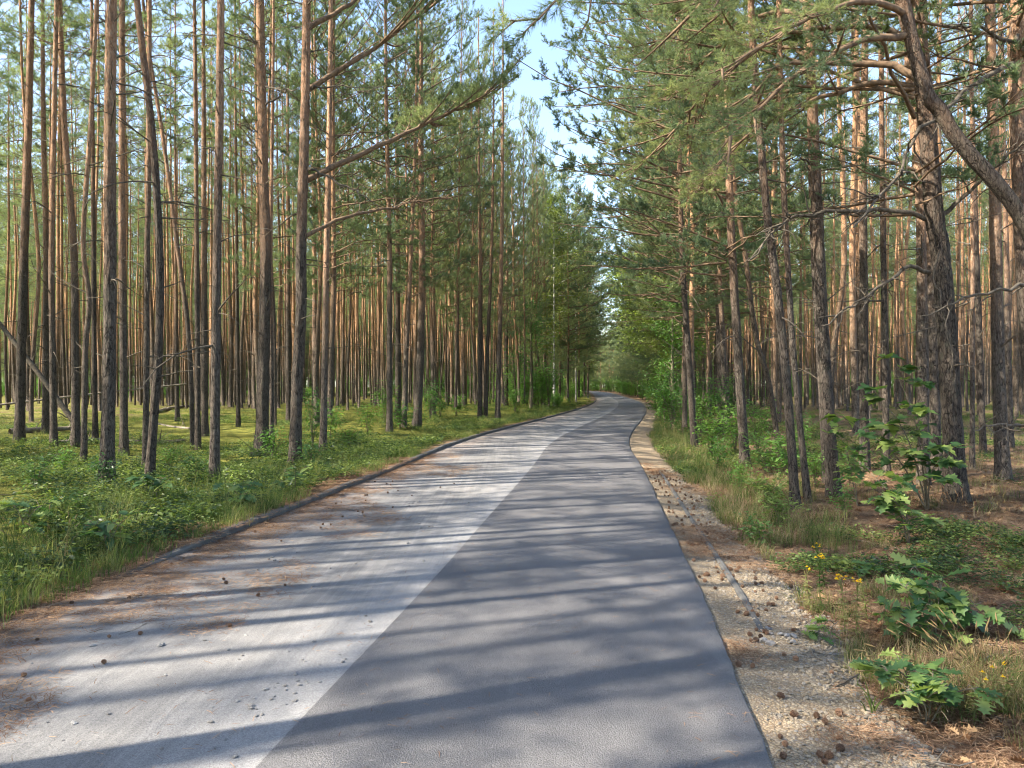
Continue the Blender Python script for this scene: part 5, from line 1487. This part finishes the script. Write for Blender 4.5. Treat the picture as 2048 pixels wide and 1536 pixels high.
# ------------------------------------------------------------------ flowers, dry stalks
def flower(px, py, h, heads, label, seed, droop=0.05, tuft=9):
    rng = np.random.default_rng(seed); b = gpt(px, py)
    root = tag(link('yellow_wildflower', None, None, b), label, 'flower')
    mb = MB(); lv, lq = leaf_strip([(0.01, 0), (0.13, 0.4), (0.0, 1.0)], 0.2, 0.3)
    lean = rng.normal(size=2) * droop
    P = smooth_path([np.zeros(3), np.array([lean[0] * .4, lean[1] * .4, h * .5]), np.array([lean[0], lean[1], h])], 10)
    tube(mb, P, np.linspace(0.004, 0.002, 10), 5, 0)
    for i in range(int(h * 300)):
        f = rng.uniform(0.08, 0.93); a = rng.random() * 6.28
        p = P[int(f * 9)]
        mb.add(frame_leaf(lv, p, np.array([math.cos(a), math.sin(a), rng.uniform(0.0, 0.7)]), np.array([0, 0, 1.0]), rng.uniform(0.03, 0.06)), None, lq, 0)
    tips = []
    for k in range(heads):
        a = rng.random() * 6.28; q = P[-1] + np.array([math.cos(a) * 0.035, math.sin(a) * 0.035, rng.uniform(-0.01, 0.04)]) * (0 if heads == 1 else 1)
        tube(mb, smooth_path([P[7], (P[8] + q) / 2, q], 4), np.linspace(0.002, 0.0012, 4), 3, 0, cap=False); tips.append(q)
    link('stem', mb.mesh('stem', [M['grass']]), root)
    for q in tips:
        hb = MB()
        for i in range(tuft):
            a = i * 6.283 / tuft
            d = np.array([math.cos(a), math.sin(a), 0.25]); hb.add(frame_leaf(lv, np.zeros(3), d, np.array([0, 0, 1.0]), 0.016), None, lq, 0)
            hb.add(frame_leaf(lv, np.zeros(3), d * [0.6, 0.6, 3], d, 0.011), None, lq, 0)
        link('flower_head', hb.mesh('flower_head', [M['yellow']]), root, q)
flower(1690, 1240, 0.40, 9, 'tallest yellow flower at the gravel edge, dense golden head', 901)
flower(1712, 1240, 0.38, 7, 'yellow flower just right of the tallest one', 902)
flower(1640, 1190, 0.40, 10, 'yellow flower standing behind and left of the tallest one', 903)
flower(1622, 1200, 0.33, 4, 'small yellow flower leftmost of the group by the gravel', 904)
flower(1650, 1150, 0.34, 8, 'yellow flower farthest back in the group by the gravel', 905)
flower(1735, 1215, 0.30, 0, 'flower stalk without blossoms right of the yellow group', 909)
flower(1945, 1405, 0.22, 2, 'yellow flower at the dry grass, leftmost of three in the right corner', 906)
flower(1978, 1395, 0.24, 2, 'yellow flower at the dry grass, middle of three in the right corner', 907)
flower(2006, 1400, 0.24, 2, 'yellow flower at the dry grass, rightmost of three in the right corner', 908)

def stalks(px, py, n, h, lean, label, seed, mat, w=0.003, heads=True, r=0.06, name='grass_tuft', cat='grass tuft', bias=(0, 0)):
    rng = np.random.default_rng(seed); mb = MB(); b = gpt(px, py)
    for k in range(n):
        az = rng.random() * 6.28; p0 = np.array([rng.normal() * r, rng.normal() * r, -0.02])
        L = h * rng.uniform(0.6, 1.1); ln = lean * rng.uniform(0.2, 1.1)
        d = np.array([math.cos(az) + bias[0], math.sin(az) + bias[1], 0]); t = np.linspace(0, 1, 8)
        P = p0 + d * (ln * L * t ** 2)[:, None] + np.array([0, 0, 1.0]) * (L * (t - 0.33 * ln * t ** 2.4))[:, None]
        tube(mb, P, np.linspace(w, w * 0.4, 8) / 2, 3, 0, cap=False)
        if heads:
            hp = P[-1] + unit(P[-1] - P[-2]) * np.linspace(0, 0.06, 5)[:, None]
            tube(mb, hp, np.array([0.001, 0.004, 0.0045, 0.003, 0.0006]), 4, 0)
    o = link(name, mb.mesh(name, [mat]), None, b)
    tag(o, label, cat)
stalks(1965, 1385, 90, 0.46, 1.0, 'arching clump of dry straw-coloured grass in the right foreground', 911, M['drygrass'], bias=(-0.3, 0.1))
stalks(2030, 1395, 60, 0.42, 0.9, 'clump of half-green arching grass at the right edge', 912, M['grass'], heads=False)
stalks(1775, 1270, 14, 0.46, 0.25, 'upright pale seed stalks in front of the dark oak clump', 913, M['drygrass'])
stalks(1915, 1050, 26, 0.50, 0.55, 'dead brown weed with fine seed heads at the foot of the huge pine', 914, M['deadleaf'], r=0.12, name='dead_weed', cat='weed')
stalks(1995, 1070, 16, 0.55, 0.3, 'pale dry stalks in the grass right of the huge pine', 915, M['drygrass'], r=0.10)
stalks(30, 1180, 20, 0.55, 0.5, 'tall green grass tuft at the left edge of the near verge', 916, M['grass'], w=0.006)
stalks(110, 1165, 13, 0.55, 0.5, 'grass tuft with pale seed heads on the near left verge', 917, M['drygrass'])
stalks(230, 1135, 10, 0.42, 0.7, 'bent straw stalks beside the bright seedling on the near left verge', 918, M['drygrass'])
stalks(1745, 1395, 8, 0.20, 0.6, 'single broad-bladed green tuft at the gravel edge', 919, M['grass'], w=0.012, heads=False, r=0.02)
stalks(1345, 880, 40, 0.7, 0.4, 'tall straw-coloured grass at the right verge before the bend', 920, M['drygrass'], r=0.35)
stalks(1375, 925, 40, 0.55, 0.5, 'tall straw grass beside the gravel below the first right roadside pine', 921, M['drygrass'], r=0.3)

# ------------------------------------------------------------------ dead wood on the forest floor
def log(p0, p1, r0, r1, label, seed, mat='log', stubs=6, name='fallen_log', sag=0.0):
    rng = np.random.default_rng(seed); p0 = np.asarray(p0, float); p1 = np.asarray(p1, float)
    mid = (p0 + p1) / 2 + np.array([0, 0, -sag]) + rng.normal(size=3) * 0.04
    P = smooth_path([np.zeros(3), mid - p0, p1 - p0], 24); mb = MB()
    tube(mb, P, np.linspace(r0, r1, 24), 10, 0, rough=0.14, seed=seed)
    for k in range(stubs):
        i = rng.integers(3, 22); d = unit(rng.normal(size=3) + np.array([0, 0, 0.5])); L = rng.uniform(0.15, 0.7)
        tube(mb, P[i] + d * L * np.linspace(0, 1, 5)[:, None] + rng.normal(size=(5, 3)) * 0.012, np.linspace(r1 * 0.4, 0.003, 5), 4, 0, cap=False)
    tag(link(name, mb.mesh(name, [M[mat]]), None, p0), label, 'log' if name == 'fallen_log' else 'dead tree')
def gz(px, py, up):
    p = gpt(px, py); p[2] += up; return p
log(W(178, 885, 20) , W(-30, 610, 20), 0.075, 0.05, 'dark broken trunk leaning up to the left edge', 921, 'dead', 10, 'leaning_dead_trunk')
log(W(-20, 812, 24), W(372, 768, 27), 0.035, 0.03, 'thin pale pole caught level between the left trunks', 922, 'log', 5)
log(gz(300, 835, 0.08), gz(385, 815, 0.05), 0.11, 0.09, 'pale fallen log lying behind the bowed pine', 923, 'log', 4)
log(gz(20, 880, 0.06), gz(160, 872, 0.06), 0.09, 0.06, 'weathered log on the moss behind the outermost left pines', 924, 'log', 6)
log(gz(250, 895, 0.06), gz(370, 893, 0.05), 0.07, 0.05, 'dark log on the moss between the straight and the leaning pines', 925, 'dead', 6)
log(gz(120, 905, 0.05), gz(200, 897, 0.05), 0.06, 0.05, 'short log beside the crooked grey pine', 926, 'log', 5)
log(gz(500, 925, 0.05), gz(575, 920, 0.05), 0.05, 0.035, 'thin dark log below the green shrub at the broad pine', 927, 'dead', 3)
log(gz(300, 858, 0.05), gz(380, 868, 0.04), 0.05, 0.04, 'pale brushwood stick behind the leaning thin pine', 928, 'log', 8)
